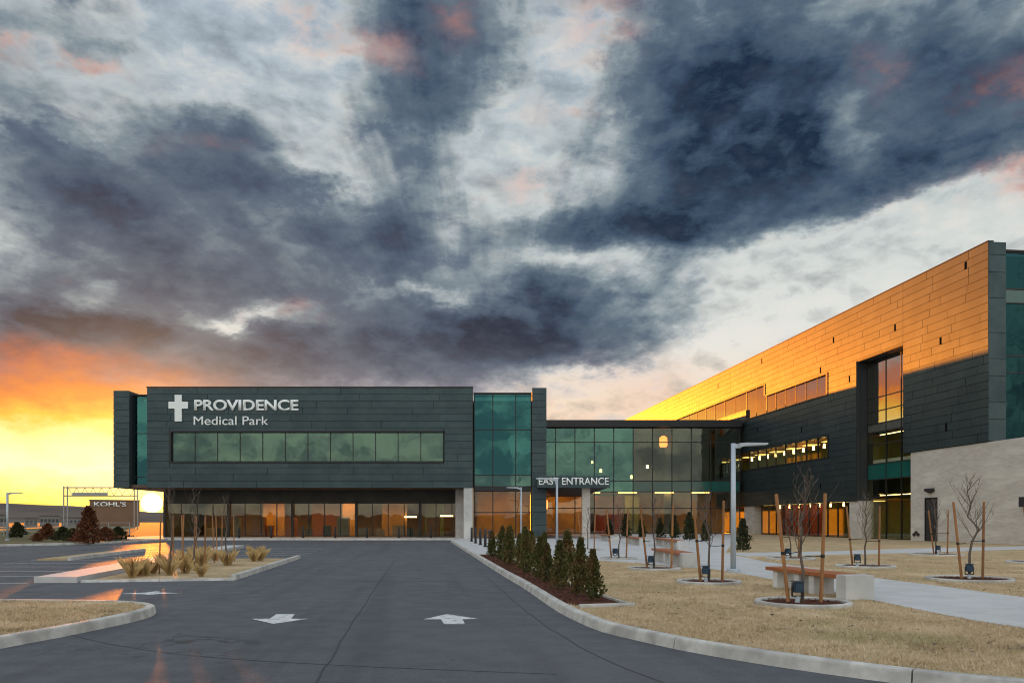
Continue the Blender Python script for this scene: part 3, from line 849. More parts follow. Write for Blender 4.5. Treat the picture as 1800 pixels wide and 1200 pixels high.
# masonry base
blk('masonry_base', -7.0, ws(1598), -22, -.14, 0.0, ZM - .03, 'limestone', Wg)
dr = empty_part('door', Wg)
d0, d1 = ws(1645), ws(1624)
blk('door_leaf', d0 + .08, d1 - .08, -.13, -.10, .12, 3.4, 'door_dark', dr)
for (a, b, c, d) in ((d0, d0 + .08, .12, 3.5), (d1 - .08, d1, .12, 3.5), (d0 + .08, d1 - .08, 3.4, 3.5)):
    blk('door_frame', a, b, -.13, -.05, c, d, 'dark_metal', dr)
blk('handle', d0 + .18, d0 + .22, -.098, -.04, 1.1, 1.35, 'galvanised', dr)
bm = bmesh.new(); bbox(bm, ws(1640), ws(1627), -.138, .12, 3.95, 4.2); tube(bm, [(ws(1634), .0, 3.85), (ws(1634), 0, 3.96)], [.16, .2], 10)
bobj('wall_light', bm, 'door_dark', Wg)
bm = bmesh.new(); bbox(bm, ws(1800) - .25, ws(1800) + .25, -.138, .18, 2.6, 3.25); bobj('wall_light', bm, 'door_dark', Wg)
for px_, py_ in ((1605, 939), (1612, 939), (1608.5, 935.5)):
    bm = bmesh.new(); tube(bm, [(ws(px_), -.139, wz(px_, py_)), (ws(px_), -.02, wz(px_, py_))], .13, 12); bobj('wall_outlet', bm, 'door_dark', Wg)
# tall glazed slot
sx = [S1 + .02, S1 + 1.9, S1 + 4.1, S2 - .05]
sz_ = [.14, 3.85, 5.35, 6.75, 8.46, 9.57, 10.3, 11.4, 12.6, 16.0]
def sg(i, j):
    if j == 2: return 'spandrel'
    if j == 5: return 'interior_dark'
    if j >= 6: return 'glass_wing_top'
    return 'glass_clear'
glazing(Wg, 'curtain_wall', sx, sz_, -1.1, 1, sg, .09)
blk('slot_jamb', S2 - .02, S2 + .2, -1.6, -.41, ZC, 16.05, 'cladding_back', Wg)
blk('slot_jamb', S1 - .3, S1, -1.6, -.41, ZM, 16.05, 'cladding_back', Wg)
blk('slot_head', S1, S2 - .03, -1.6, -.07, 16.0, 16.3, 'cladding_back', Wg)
blk('return_wall', ws(1598) + .01, S1 + .01, -1.6, -1.0, 0.1, ZM - .2, 'dark_metal', Wg)
# ribbon windows
def ribbon(x0, x1, z0, z1, y, m, step=1.8):
    n = max(1, round((x1 - x0) / step))
    return glazing(Wg, 'window', [x0 + .05 + (x1 - x0 - .1) * i / n for i in range(n + 1)], [z0 + .05, z1 - .05], y, 1, m, .07)
ribbon(*win_l, -.22, 'glass_clear', 2.4)
ribbon(*win_b, -.22, 'glass_wing_top', 2.4)
ribbon(*win_j, -.22, 'glass_wing_top', 2.7)
ribbon(*win_a, -.22, 'glass_wing_top', 3.6)
def casing(name, r, t=.12, lo=-.4, hi=.06):
    bm = bmesh.new()
    for q in rect_sub((r[0] - .0, r[1] + .0, r[2] - .0, r[3] + .0), [(r[0] + t, r[1] - t, r[2] + t, r[3] - t)]): bbox(bm, q[0], q[1], lo, hi, q[2], q[3])
    bobj(name, bm, 'dark_metal', Wg)
casing('window_casing', win_l)
for (a, b, c, d) in ((win_b[0], win_b[0] + .3, 13.85, 16.03), (win_b[0] + .3, win_b[1], 15.9, 16.03), (win_b[0] + .3, win_j[1], 13.85, 13.97),
                     (win_j[0], win_j[0] + .3, 16.03, 17.36), (win_j[0] + .3, win_a[1], 17.24, 17.36), (win_j[1] - .3, win_j[1], 13.97, 15.1)):
    blk('window_casing', a, b, -.4, .045, c, d, 'dark_metal', Wg)
# ground floor under the overhang
gs = [S2 + 1.5 + (ws(1322) - S2 - 1.5) * i / 11 for i in range(12)]
glazing(Wg, 'window', gs, [.16, ZC - .05], -1.2, 1, 'glass_clear', .08)
blk('soffit', S2, SF, -1.1, -.42, ZC - .0, ZC + .2, 'dark_metal', Wg)
blk('interior_floor', S1, SF, -6.9, -1.3, .125, .15, 'interior_floor', Wg)
blk('ceiling', S2, SF, -6.9, -1.3, ZC + .1, ZC + .2, 'interior_warm', Wg)
blk('pier', S2 - .6, S2 + 1.5, -1.3, -.2, .12, ZC - .01, 'limestone', Wg)
blk('pier', ws(1322), ws(1305.5), -1.3, -.2, .12, ZC - .01, 'limestone', Wg)
blk('interior_wall', ws(1400), ws(1330), -3.2, -3.0, .16, ZC + .05, 'interior_red', Wg)
for px_, py_ in ((1342, 888), (1358, 887), (1375, 886), (1392, 885), (1408, 884.5), (1427, 884), (1449, 883), (1470, 882)):
    x = ws(px_); bm = bmesh.new(); tube(bm, [(x, -2.0, ZC - .38), (x, -2.0, ZC + .08)], [.10, .08], 8); bobj('ceiling_lamp', bm, 'lamp_warm', Wg)
for k in range(9):
    x = ws(1424) + k * 2.2; bm = bmesh.new(); tube(bm, [(x, -1.5, 9.05), (x, -1.5, 9.5)], [.13, .10], 8); bobj('ceiling_lamp', bm, 'lamp_warm', Wg)
blk('ceiling', ws(1456), 62.0, -5.9, -.45, 10.02, 10.1, 'interior_warm', Wg)
for k in range(8):
    x = S2 + 2.0 + k * 3.2
    blk('fill_panel', x, x + 1.6, -4.2, -2.9, ZC + .04, ZC + .095, 'fill_glow_green', Wg)  # invented glow panels filling the ground floor with light
for k in range(9):
    x = ws(1456) + .8 + k * 4.2
    blk('fill_panel', x, x + 1.6, -4.0, -2.8, 9.95, 10.015, 'fill_glow_green', Wg)  # added fill glow for the rooms behind the lower ribbon window
blk('fill_panel', S1 + 1, S2 - 1, -4.5, -3.2, ZM - .42, ZM - .37, 'fill_glow_green', Wg)  # added fill glow behind the lower part of the slot
blk('fill_panel', S1 + 1, S2 - 1, -4.5, -3.2, 11.84, 11.89, 'fill_glow_green', Wg)  # added fill glow behind the middle of the slot
blk('strip_light', S1 + .3, S2 - .3, -2.2, -2.1, 3.95, 4.02, 'lamp_strip', Wg)
blk('strip_light', S1 + .3, S2 - .3, -2.2, -2.1, 9.4, 9.46, 'lamp_strip', Wg)
# narrow upright black boxes painting the shade of gaps between panels
for px_, py_ in ((1697, 469), (1573, 577), (1465, 599), (1653, 599), (1493, 665), (1442, 650), (1339, 634), (1262, 676), (1331, 755), (1409, 755), (1663, 748), (1442, 851)):
    s_, z_ = ws(px_), wz(px_, py_)
    z_ = ZM + round((z_ - .3 - ZM) / .6) * .6
    blk('reveal_shade', s_ - .10, s_ + .10, -.05, .006, z_ + .02, z_ + .58, 'void_black', Wg)

# ------------------------------------------------------------------ car park: islands, kerbs, markings
isl = catmull([(-7.4, 3.0), (-7.0, 7.0), (-6.66, 10.2), (-6.42, 11.4), (-6.27, 12.6), (-6.22, 13.5), (-6.45, 14.45), (-7.1, 15.05), (-8.2, 15.35), (-10.5, 15.45), (-16, 15.5), (-30, 15.5)], .3)
kerb('kerb', isl, side=-1, sec=3.4)
sheet('lawn', offset(isl, -.15) + [(-30, 3.0)], .125, 'dormant_turf')
walk = bpy.data.objects.new('pavement', None); link(walk); walk['kind'] = 'structure'
wl, wr = [(-12.85, 21.4), (-17.9, 50)], [(-11.7, 21.4), (-16.8, 50)]
for k in range(10):
    t0, t1 = k / 10 + .0005, (k + 1) / 10 - .0005
    sheet('slab', [along(wl, t0), along(wr, t0), along(wr, t1), along(wl, t1)], .16, 'path_concrete', thick=.18, parent=walk)
bedl = [(-11.62, 21.75), (-7.95, 22.6), (-9.55, 35.0), (-14.0, 35.0)]
sheet('planting_bed', bedl, .03, 'dormant_turf', thick=.05)
kerb('kerb', [(-11.66, 21.5), (-7.78, 22.35)], h=.06, side=-1, sec=2.0, width=.2)
kerb('kerb', [(-7.76, 22.4), (-9.4, 35.4)], side=-1, sec=3.2)
kerb('kerb', [(-18.6, 33.6), (-20.4, 44.4)], side=-1, sec=3.0)
kerb('kerb', [(-19.95, 33.55), (-18.62, 33.55)], side=1, sec=3.0) if False else None
sheet('planting_bed', [(-20.1, 33.7), (-18.8, 33.7), (-20.6, 44.3), (-22.0, 44.3)], .06, 'dormant_turf', thick=.08)
kerb('kerb', [(-60, 50.5), (-34, 52.5), (-30, 57.0), (-30, 69.5)], side=-1, sec=4.0)
sheet('pavement', [(-60, 52.2), (-34.5, 54.0), (-31.0, 58), (-31, 69.8), (-60, 69.8)], .05, 'dry_field', thick=.08)
kerb('kerb', [(-37.9, 69.95), (-5.1, 69.95)], side=-1, sec=4.0, h=.125)
def mark(poly, z=.004, name='road_marking'):
    return sheet(name, poly, z, 'paint')
mark([G(*p) for p in ((785, 1079), (744, 1088), (775, 1088), (780.5, 1096.5), (817.5, 1096.5), (813, 1088), (841, 1087))])
mark([G(*p) for p in ((485.3, 1079), (518, 1079), (511.8, 1087), (543, 1087), (480.6, 1096), (441.8, 1087), (474.4, 1087))])
mark([G(*p) for p in ((208, 1043.2), (256, 1041), (272, 1038.8), (281, 1039), (279, 1040.8), (320, 1041.8), (279, 1043.4), (262, 1045), (256, 1045), (256, 1044))])
for k in range(12):                                   # stalls left of the pavement strip
    y = 21.3 + 2.55 * k; x = -12.95 - .177 * (y - 21.4)
    mark([(x - 5.4, y - .05), (x, y - .05), (x, y + .05), (x - 5.4, y + .05)])
for k in range(6):                                    # stalls between strip and aisle
    y = 36.2 + 2.7 * k; x = -9.6 - .13 * (y - 35)
    mark([(x - 4.6, y - .05), (x, y - .05), (x, y + .05), (x - 4.6, y + .05)])
for k in range(7):
    y = 23 + 2.7 * k
    mark([(-38, y - .05), (-32.6, y - .05), (-32.6, y + .05), (-38, y + .05)])

def seam(pts, w=.035):
    pts = catmull(pts, .6); L_ = [(x + rng.uniform(-.02, .02), y + rng.uniform(-.02, .02)) for x, y in pts]
    a, b = offset(L_, w * .5), offset(L_, -w * .5)
    V = [(x, y, .0035) for x, y in a] + [(x, y, .0035) for x, y in b]; n_ = len(a)
    o = mesh('road_seam', V, [(i, i + 1, n_ + i + 1, n_ + i) for i in range(n_ - 1)], 'seal'); o['kind'] = 'structure'
seam([(-7.6, 22.1), (-5.8, 22.2), (-3.4, 22.0), (-1.2, 22.15)])
seam([(-5.0, 34), (-4.1, 26), (-3.3, 19), (-2.6, 13), (-2.0, 8)], .018)
seam([(-8.8, 14), (-6.0, 11.2), (-3.5, 9.6), (0.5, 8.6)], .016)
seam([(-1.4, 30), (0.1, 16), (.9, 10.5), (1.6, 8)], .015)
# ------------------------------------------------------------------ planted bed beside the kerb
kb = [p for p in offset(KL, -0.17) if 14.6 < p[1] < 36.8]          # far -> near
tipA, tipB, tipC = G(1020, 1068, LZ), G(1118, 1065, LZ), G(1060, 1047, LZ)
right = catmull([tipB, tipC, (1.25, 21.0), (0.45, 28.0), (-.25, 36.7)], .5)
bed_poly = kb + [(tipA[0] + .05, tipA[1] + .12)] + [(x - .06, y + (.12 if i == 0 else 0)) for i, (x, y) in enumerate(right)]
sheet('planting_bed', bed_poly, LZ + .012, 'mulch')
kerb('bed_edging', [tipA, tipB], h=LZ + .06, width=.11, side=-1, sec=1.2)
kerb('bed_edging', right, h=LZ + .05, width=.10, side=-1, sec=2.4)

def pip(px_, py_, poly):
    x, y = np.asarray(px_), np.asarray(py_); ins = np.zeros(x.shape, bool); n = len(poly)
    for i in range(n):
        x1, y1 = poly[i]; x2, y2 = poly[(i + 1) % n]
        c = ((y1 > y) != (y2 > y)) & (x < (x2 - x1) * (y - y1) / ((y2 - y1) or 1e-9) + x1)
        ins ^= c
    return ins
nr = np.random.default_rng(11)
def scatter_tris(name, xs, ys, z, hmin, hmax, wid, m, flat=False, parent=None):
    n = len(xs); a = nr.uniform(0, 2 * np.pi, n); h = nr.uniform(hmin, hmax, n); w = wid * nr.uniform(.6, 1.4, n)
    V = np.zeros((n, 3, 3))
    bx_, by_ = np.cos(a) * w, np.sin(a) * w
    if flat:
        t = nr.uniform(-.5, .9, n); L = h
        V[:, 0] = np.stack([xs - bx_, ys - by_, np.full(n, z)], 1)
        V[:, 1] = np.stack([xs + bx_, ys + by_, np.full(n, z) + .02 * nr.uniform(0, 1, n)], 1)
        V[:, 2] = np.stack([xs - np.sin(a) * L, ys + np.cos(a) * L, z + L * nr.uniform(.0, .6, n)], 1)
    else:
        lx_, ly_ = nr.normal(0, .6, n) * h, nr.normal(0, .6, n) * h
        V[:, 0] = np.stack([xs - bx_, ys - by_, np.full(n, z)], 1)
        V[:, 1] = np.stack([xs + bx_, ys + by_, np.full(n, z)], 1)
        V[:, 2] = np.stack([xs + lx_, ys + ly_, z + h], 1)
    me = bpy.data.meshes.new(name)
    me.vertices.add(3 * n); me.vertices.foreach_set('co', V.reshape(-1))
    me.loops.add(3 * n); me.loops.foreach_set('vertex_index', np.arange(3 * n, dtype=np.int32))
    me.polygons.add(n); me.polygons.foreach_set('loop_start', np.arange(0, 3 * n, 3, dtype=np.int32))
    me.polygons.foreach_set('loop_total', np.full(n, 3, dtype=np.int32))
    me.update(); me.validate(); me.materials.append(MATS[m])
    o = bpy.data.objects.new(name, me); return link(o, parent)

# ------------------------------------------------------------------ tree rings, young trees, stakes, spotlights
def young_tree_mesh(seed, h):
    r = random.Random(seed)
    tb, cb = bmesh.new(), bmesh.new()
    n = 9
    pts = [(r.gauss(0, .012) * i, r.gauss(0, .012) * i, h * .92 * i / (n - 1)) for i in range(n)]
    tube(tb, pts, [.030 * (1 - .85 * i / (n - 1)) * h / 2.4 + .003 for i in range(n)], 7)
    def twig(p, d, L, rad, lev):
        d = d.normalized(); q = [p]; k = 4
        for i in range(k):
            d = (d + Vector((r.gauss(0, .10), r.gauss(0, .10), .10))).normalized(); q.append(q[-1] + d * L / k)
        tube(cb, q, [rad * (1 - .75 * i / k) for i in range(k + 1)], 4, False)
        if lev < 2:
            for _ in range(4 if lev == 0 else 2):
                i = r.randint(1, k); a = r.uniform(0, 6.28)
                nd = (d + Vector((math.cos(a), math.sin(a), .3)) * .75)
                twig(q[i], nd, L * r.uniform(.35, .55), rad * .55, lev + 1)
    for k in range(15):
        t = .36 + .60 * k / 15
        i = t * (n - 1); b = int(i); f = i - b
        p = Vector(pts[b]).lerp(Vector(pts[min(b + 1, n - 1)]), f)
        a = k * 2.4 + r.uniform(-.4, .4)
        L = h * (.34 - .24 * (t - .36) / .6) * r.uniform(.75, 1.15)
        twig(p, Vector((math.cos(a), math.sin(a), 1.25)), L, .0085 * h / 2.4, 0)
    out = []
    for nm, b in (('trunk', tb), ('branches', cb)):
        me = bpy.data.meshes.new(nm); bmesh.ops.recalc_face_normals(b, faces=b.faces[:]); b.to_mesh(me); b.free()
        me.materials.append(MATS['bark']); out.append(me)
    return out
TREES = [young_tree_mesh(s, 2.6) for s in (3, 8, 15, 21)]
def ring_mesh(r):
    bm = bmesh.new(); N = 48; prof = [(r - .11, -.03), (r - .11, .05), (r - .09, .065), (r - .02, .065), (r, .05), (r, -.03)]
    rows = [[bm.verts.new((p * math.cos(2 * math.pi * k / N), p * math.sin(2 * math.pi * k / N), z)) for p, z in prof] for k in range(N)]
    for k in range(N):
        for j in range(len(prof) - 1): bm.faces.new((rows[k][j], rows[k][j + 1], rows[(k + 1) % N][j + 1], rows[(k + 1) % N][j]))
    return bm
def copy_mesh(name, me, parent=None, loc=(0, 0, 0), rz=0, sc=1.0):
    o = bpy.data.objects.new(name, me); link(o, parent); o.location = loc; o.rotation_euler = (0, 0, rz)
    o.scale = (sc, sc, sc) if not hasattr(sc, '__len__') else sc
    return o
stb = bmesh.new(); tube(stb, [(0, 0, -.1), (0, 0, 2.02), (0, 0, 2.05)], [.034, .031, .026], 9)
STAKE = bpy.data.meshes.new('stake'); stb.to_mesh(STAKE); stb.free(); STAKE.materials.append(MATS['stake_wood'])
def spotlight(x, y, z, rz, lab):
    t = thing('ground_spotlight', lab, 'spotlight', (x, y, z), rz, 'spotlights in the tree rings')
    bm = bmesh.new(); tube(bm, [(0, 0, -.05), (0, 0, .13)], [.05, .042], 10); bobj('post', bm, 'lamp_paint', t)
    bm = bmesh.new(); bbox(bm, -.085, .085, -.10, .10, .20, .39); bmesh.ops.bevel(bm, geom=bm.edges[:], offset=.02, segments=2, affect='EDGES'); bobj('lamp_head', bm, 'fixture_blue', t)
    bm = bmesh.new(); bbox(bm, -.105, -.088, -.03, .03, .14, .32); bbox(bm, .088, .105, -.03, .03, .14, .32); bbox(bm, -.105, .105, -.03, .03, .12, .14); bobj('bracket', bm, 'dark_metal', t)
    bm = bmesh.new(); bbox(bm, -.10, .10, -.13, .10, .393, .408); bobj('visor', bm, 'fixture_blue', t)
ringspots = [  # px, py, width px, where, sx0 sx1 stake offsets, height scale
    (1411, 1061, 163, 'in front of the bench beside the winding pavement', -.27, .33, 1.0),
    (1246, 1024, 112, 'beside the tall lamp post on the dry lawn', -.20, .33, .98),
    (1704, 1019, 140, 'between the two pavements facing the pale masonry wall', -.20, .34, 1.05),
    (1521, 996, 99, 'on the lawn behind the winding pavement bench', -.42, .44, 1.0),
    (1645, 975, 90, 'beside the cross pavement in front of the dark door', -.1, .55, 1.0),
    (1822, 989, 95, 'near the wall light on the pale masonry', -.3, .4, 1.0),
    (1390, 982, 84, 'before the lit windows under the overhang', -.3, .3, .95),
    (1150, 1000, 93, 'on the lawn beside the second wooden bench', -.22, .55, 1.0),
    (1088, 982, 65, 'at the plaza edge next to the cedar bed', -.3, .3, .95),
    (1033, 966, 56, 'on the plaza in front of the canopy column', -.3, .35, .95)]
chipx, chipy = [], []
RINGS = []
for k, (px_, py_, wpx, where, o0, o1, hs_) in enumerate(ringspots):
    x, y = G(px_, py_, LZ); r = wpx * y / F / 2; RINGS.append((x, y, r))
    t = thing('tree_ring', 'round concrete mulch ring ' + where, 'tree ring', (x, y, LZ + .004), 0, 'tree rings on the lawn')
    bobj('ring', ring_mesh(r), 'kerb_concrete', t)
    bm = bmesh.new(); c = bm.verts.new((0, 0, .05)); vs = [bm.verts.new(((r - .1) * math.cos(i * math.pi / 12), (r - .1) * math.sin(i * math.pi / 12), .02)) for i in range(24)]
    for i in range(24): bm.faces.new((c, vs[i], vs[(i + 1) % 24]))
    bobj('mulch', bm, 'mulch', t)
    n = int(260 * r * r)
    aa, rr = nr.uniform(0, 2 * np.pi, n), (r - .13) * np.sqrt(nr.uniform(0, 1, n))
    o = scatter_tris('mulch_chips', np.cos(aa) * rr, np.sin(aa) * rr, .035, .03, .07, .012, 'chip', True, t); o['kind'] = 'stuff'
    tr = thing('young_tree', 'bare young staked tree ' + where, 'tree', (x, y, LZ + .03), rng.uniform(0, 6.28), 'young bare trees')
    me = TREES[k % 4]; sc = hs_ * rng.uniform(.94, 1.06)
    copy_mesh('trunk', me[0], tr, sc=sc); copy_mesh('branches', me[1], tr, sc=sc)
    for j, of in enumerate((o0, o1)):
        s = thing('tree_stake', ('leaning' if j == 0 else 'upright') + ' wooden stake of the tree ' + where, 'stake', (x + of, y + rng.uniform(-.05, .05), LZ), 0, 'tree stakes')
        s.rotation_euler = (rng.uniform(-.02, .02), (-.10 if j == 0 else .02) + rng.uniform(-.015, .015), 0)
        copy_mesh('pole', STAKE, s, rz=rng.uniform(0, 6))
        zt_ = rng.uniform(.85, 1.05)
        bm = bmesh.new(); tube(bm, [(0, 0, zt_), (-of * .5, 0, zt_ - .015), (-of + (.0), 0, zt_ - .01)], .009, 5); tube(bm, [(0, 0, zt_ - .03), (0, 0, zt_ + .03)], .038, 9)
        bobj('tie_strap', bm, 'strap', s)
    if k != 9: spotlight(x + o0 + (.10 if k % 2 else .13), y - .12, LZ + .03, rng.uniform(-.5, .5), 'dark blue spotlight in the ring ' + where)

# ------------------------------------------------------------------ benches
def bench(p1, p2, lab):
    a, b = G(*p1, LZ), G(*p2, LZ)
    L = math.dist(a, b); rz = math.atan2(b[1] - a[1], b[0] - a[0])
    t = thing('bench', lab, 'bench', (a[0], a[1], LZ + .01), rz, 'benches along the pavement')
    bm = bmesh.new(); bbox(bm, 0, .34, -.31, .31, -.03, .47); bmesh.ops.bevel(bm, geom=bm.edges[:], offset=.012, segments=2, affect='EDGES')
    bobj('end_block', bm, 'concrete', t)
    for x in (L * .42, L * .60, L - .35):
        bm = bmesh.new(); bbox(bm, x - .10, x + .10, -.24, .24, -.03, .38); bmesh.ops.bevel(bm, geom=bm.edges[:], offset=.01, segments=1, affect='EDGES')
        bobj('pedestal', bm, 'concrete', t)
    for k in range(4):
        y = -.30 + .152 * k
        bm = bmesh.new(); bbox(bm, .35, L, y, y + .142, .385, .465); bmesh.ops.bevel(bm, geom=bm.edges[:], offset=.006, segments=1, affect='EDGES')
        bobj('seat_slat', bm, 'wood_slat', t)
bench((1512, 1054), (1366, 1030), 'orange wooden bench with a large pale block end beside the winding pavement')
bench((1215, 997), (1158, 984), 'wooden bench with block end behind the lawn tree, beside the tall lamp post')
bench((1202, 966), (1158, 957.5), 'wooden bench on the plaza set behind the lawn bench')
bench((1133, 959), (1106, 953.5), 'wooden bench on the plaza between the canopy and the benches by the lamp post')
bench((1081, 952), (1060, 948.5), 'wooden bench on the plaza closest to the canopy column')

# ------------------------------------------------------------------ lamp posts
def lamp_post(x, y, z, h, dirx, lab, arm=.95, base=True, r=.055):
    t = thing('lamp_post', lab, 'street lamp', (x, y, z), 0, 'lamp posts')
    bm = bmesh.new(); tube(bm, [(0, 0, .05), (0, 0, h * .5), (0, 0, h)], [r * 1.15, r * 1.05, r * .95], 12); bobj('pole', bm, 'lamp_paint', t, True)
    bm = bmesh.new(); tube(bm, [(0, 0, -.05), (0, 0, .10), (0, 0, .12)], [.2, .2, .18], 16); bobj('base', bm, 'lamp_paint', t)
    d = dirx
    bm = bmesh.new(); bbox(bm, min(d * .02, d * .22), max(d * .02, d * .22), -.05, .05, h - .14, h - .02); bobj('arm', bm, 'lamp_paint', t)
    bm = bmesh.new()
    prof = [(.16, .10, h - .13, h + .0), (.35, .17, h - .075, h + .012), (arm, .17, h - .045, h + .005)]
    rows = []
    for (q, w_, z0_, z1_) in prof: rows.append([bm.verts.new((d * q, s * w_, zz_)) for s, zz_ in ((-1, z0_), (1, z0_), (1, z1_), (-1, z1_))])
    for r0, r1 in zip(rows, rows[1:]):
        for k in range(4): bm.faces.new((r0[k], r0[(k + 1) % 4], r1[(k + 1) % 4], r1[k]))
    bm.faces.new(rows[0]); bm.faces.new(rows[-1][::-1])
    bobj('lamp_head', bm, 'lamp_paint', t)
x, y = G(1289, 1006, LZ); lamp_post(x, y, LZ, (1006 - 779) / F * y, 1, 'tall grey lamp post standing at the pavement edge by the benches', 56 / F * y + .04, r=.075)
x, y = G(979, 971, LZ); lamp_post(x, y, LZ, (971 - 840) / F * y, -1, 'grey lamp post crossing the EAST ENTRANCE letters behind the cedars', 33 / F * y + .1)
x, y = G(916, 955, LZ); lamp_post(x, y, LZ, (955 - 856) / F * y, -1, 'slim grey lamp post in front of the glazed stair tower', 23 / F * y + .1)
x, y = G(13, 950); lamp_post(x, y, 0.02, (950 - 866) / F * y, 1, 'lamp post in the car park standing clear against the yellow sky', 1.2, r=.09)

# ------------------------------------------------------------------ bollards
def bollard(x, y, z, h, lab, grp):
    t = thing('bollard', lab, 'bollard', (x, y, z), 0, grp)
    bm = bmesh.new(); tube(bm, [(0, 0, -.05), (0, 0, h - .08), (0, 0, h - .03), (0, 0, h)], [.085, .085, .07, .03], 14); bobj('post', bm, 'bollard_paint', t, True)
    bm = bmesh.new(); tube(bm, [(0, 0, -.04), (0, 0, .06)], [.13, .12], 14); bobj('collar', bm, 'dark_metal', t)
for px_, py_ in ((829, 951.5), (836, 954.5), (844.5, 957.5), (853, 961), (861, 965)):
    x, y = G(px_, py_, LZ); bollard(x, y, LZ + .004, 1.08, 'black steel bollard in the row between the concrete pier and the cedars', 'row of bollards by the pier')
for px_ in (420, 477, 533, 589, 645, 701, 757):
    bollard((px_ - CX) / F * 73.5, 73.5, LZ + .008, 1.05, 'dark bollard before the glazed ground floor of the signed building', 'bollards along the glazed front')

# ------------------------------------------------------------------ evergreen shrubs
def cedar_mesh(seed, h, r0, n, leaf=.055):
    r = np.random.default_rng(seed)
    t = r.uniform(0.02, 1, n) ** .85
    prof = np.where(t < .25, .72 + 1.1 * t, 1.0 * (1 - (t - .25) / .78) ** .75)
    lump = 1 + .22 * np.sin(7 * t * 6.28 / 2 + seed) * np.sin(3 * r.uniform(0, 6.28))
    a = r.uniform(0, 6.2832, n)
    lobe = 1 + .34 * np.sin(3 * a + seed + 5 * t) + .22 * np.sin(5 * a - 11 * t + 2 * seed)
    rad = r0 * prof * lump * lobe * np.sqrt(r.uniform(.12, 1, n))
    P = np.stack([np.cos(a) * rad, np.sin(a) * rad, t * h], 1)
    d = np.stack([np.cos(a) * .55, np.sin(a) * .55, np.full(n, .9)], 1) + r.normal(0, .35, (n, 3))
    d /= np.linalg.norm(d, axis=1)[:, None]
    s = np.cross(d, r.normal(0, 1, (n, 3))); s /= np.linalg.norm(s, axis=1)[:, None]
    L = leaf * r.uniform(.8, 1.9, n)[:, None]
    V = np.stack([P - s * L * .22, P + d * L * .55 - s * L * .30, P + d * L, P + d * L * .55 + s * L * .30, P + s * L * .1], 1)
    F_ = (np.arange(n)[:, None] * 5 + np.arange(5)[None]).astype(np.int32)
    me = bpy.data.meshes.new('foliage')
    me.from_pydata(V.reshape(-1, 3).tolist(), [], F_.tolist()); me.update()
    return me
CED = [cedar_mesh(s, 1.45, .23, 1500, .062) for s in (1, 2, 3, 4)]
for me in CED: me.materials.append(MATS['leaf_cedar'])
def stem_mesh(h, r):
    bm = bmesh.new(); tube(bm, [(0, 0, -.05), (0, 0, h * .5), (0, 0, h)], [r, r * .8, r * .2], 6)
    me = bpy.data.meshes.new('stem'); bm.to_mesh(me); bm.free(); me.materials.append(MATS['bark']); return me
STEM = stem_mesh(1.2, .022)
def shrub(name, x, y, z, me, sc, lab, cat, grp, stem=STEM, mat=None):
    t = thing(name, lab, cat, (x, y, z), rng.uniform(0, 6.28), grp)
    o = copy_mesh('foliage', me, t, sc=sc)
    if mat: o.material_slots[0].link = 'OBJECT'; o.material_slots[0].material = MATS[mat]
    copy_mesh('stem', stem, t, sc=sc)
    if name == 'cedar_shrub': t.rotation_euler = (rng.uniform(-.07, .07), rng.uniform(-.07, .07), t.rotation_euler.z)
cedars = [(1049, 1056), (1014, 1048), (986, 1036), (967, 1025), (945, 1018), (927, 1009), (910, 1001), (896, 993), (882, 986), (869, 980),
          (1000, 1019), (955, 1001), (936, 995), (918, 988), (902, 983), (890, 979)]
for k, (px_, py_) in enumerate(cedars):
    x, y = G(px_, py_, LZ)
    row = 'front row beside the kerb' if k < 10 else 'back row along the edging'
    lab = 'dark green columnar cedar in the %s of the mulch bed' % row
    if k == 0: lab = 'columnar cedar at the pointed tip of the mulch bed'
    h = rng.uniform(.84, 1.0) * (.80 + .20 * min(1, (y - 15) / 16)) * (1.0 if k % 3 else .86)
    x += rng.uniform(-.10, .10)
    shrub('cedar_shrub', x, y, LZ + .01, CED[k % 4], (h * rng.uniform(.9, 1.15), h * rng.uniform(.9, 1.15), h), lab, 'shrub', 'cedars in the mulch bed')
DARK = [cedar_mesh(s, 2.0, .42, 1800, .09) for s in (11, 12)]
for me in DARK: me.materials.append(MATS['leaf_dark'])
STEM2 = stem_mesh(1.6, .03)
for k, (px_, py_) in enumerate(((1072, 943), (1100, 944), (1128, 945), (1160, 946), (1185, 947), (1212, 950), (1240, 952), (1306, 969))):
    x, y = G(px_, py_, LZ)
    shrub('evergreen_shrub', x, y, LZ + .004, DARK[k % 2], rng.uniform(.8, 1.1), 'dark evergreen shrub in front of the lobby glass' if k < 7 else 'dark evergreen shrub beside the tall lamp post at the far lawn', 'shrub', 'dark evergreens along the lobby', STEM2)
# chips over the mulch bed
n = 9000
xx, yy = nr.uniform(-1.9, 2.5, n), nr.uniform(14.1, 36.8, n)
ok = pip(xx, yy, bed_poly)
o = scatter_tris('mulch_chips', xx[ok], yy[ok], LZ + .014, .03, .08, .013, 'chip', True); tag(o, kind='stuff')
tag(o, 'red brown bark chips strewn over the cedar bed', 'mulch')

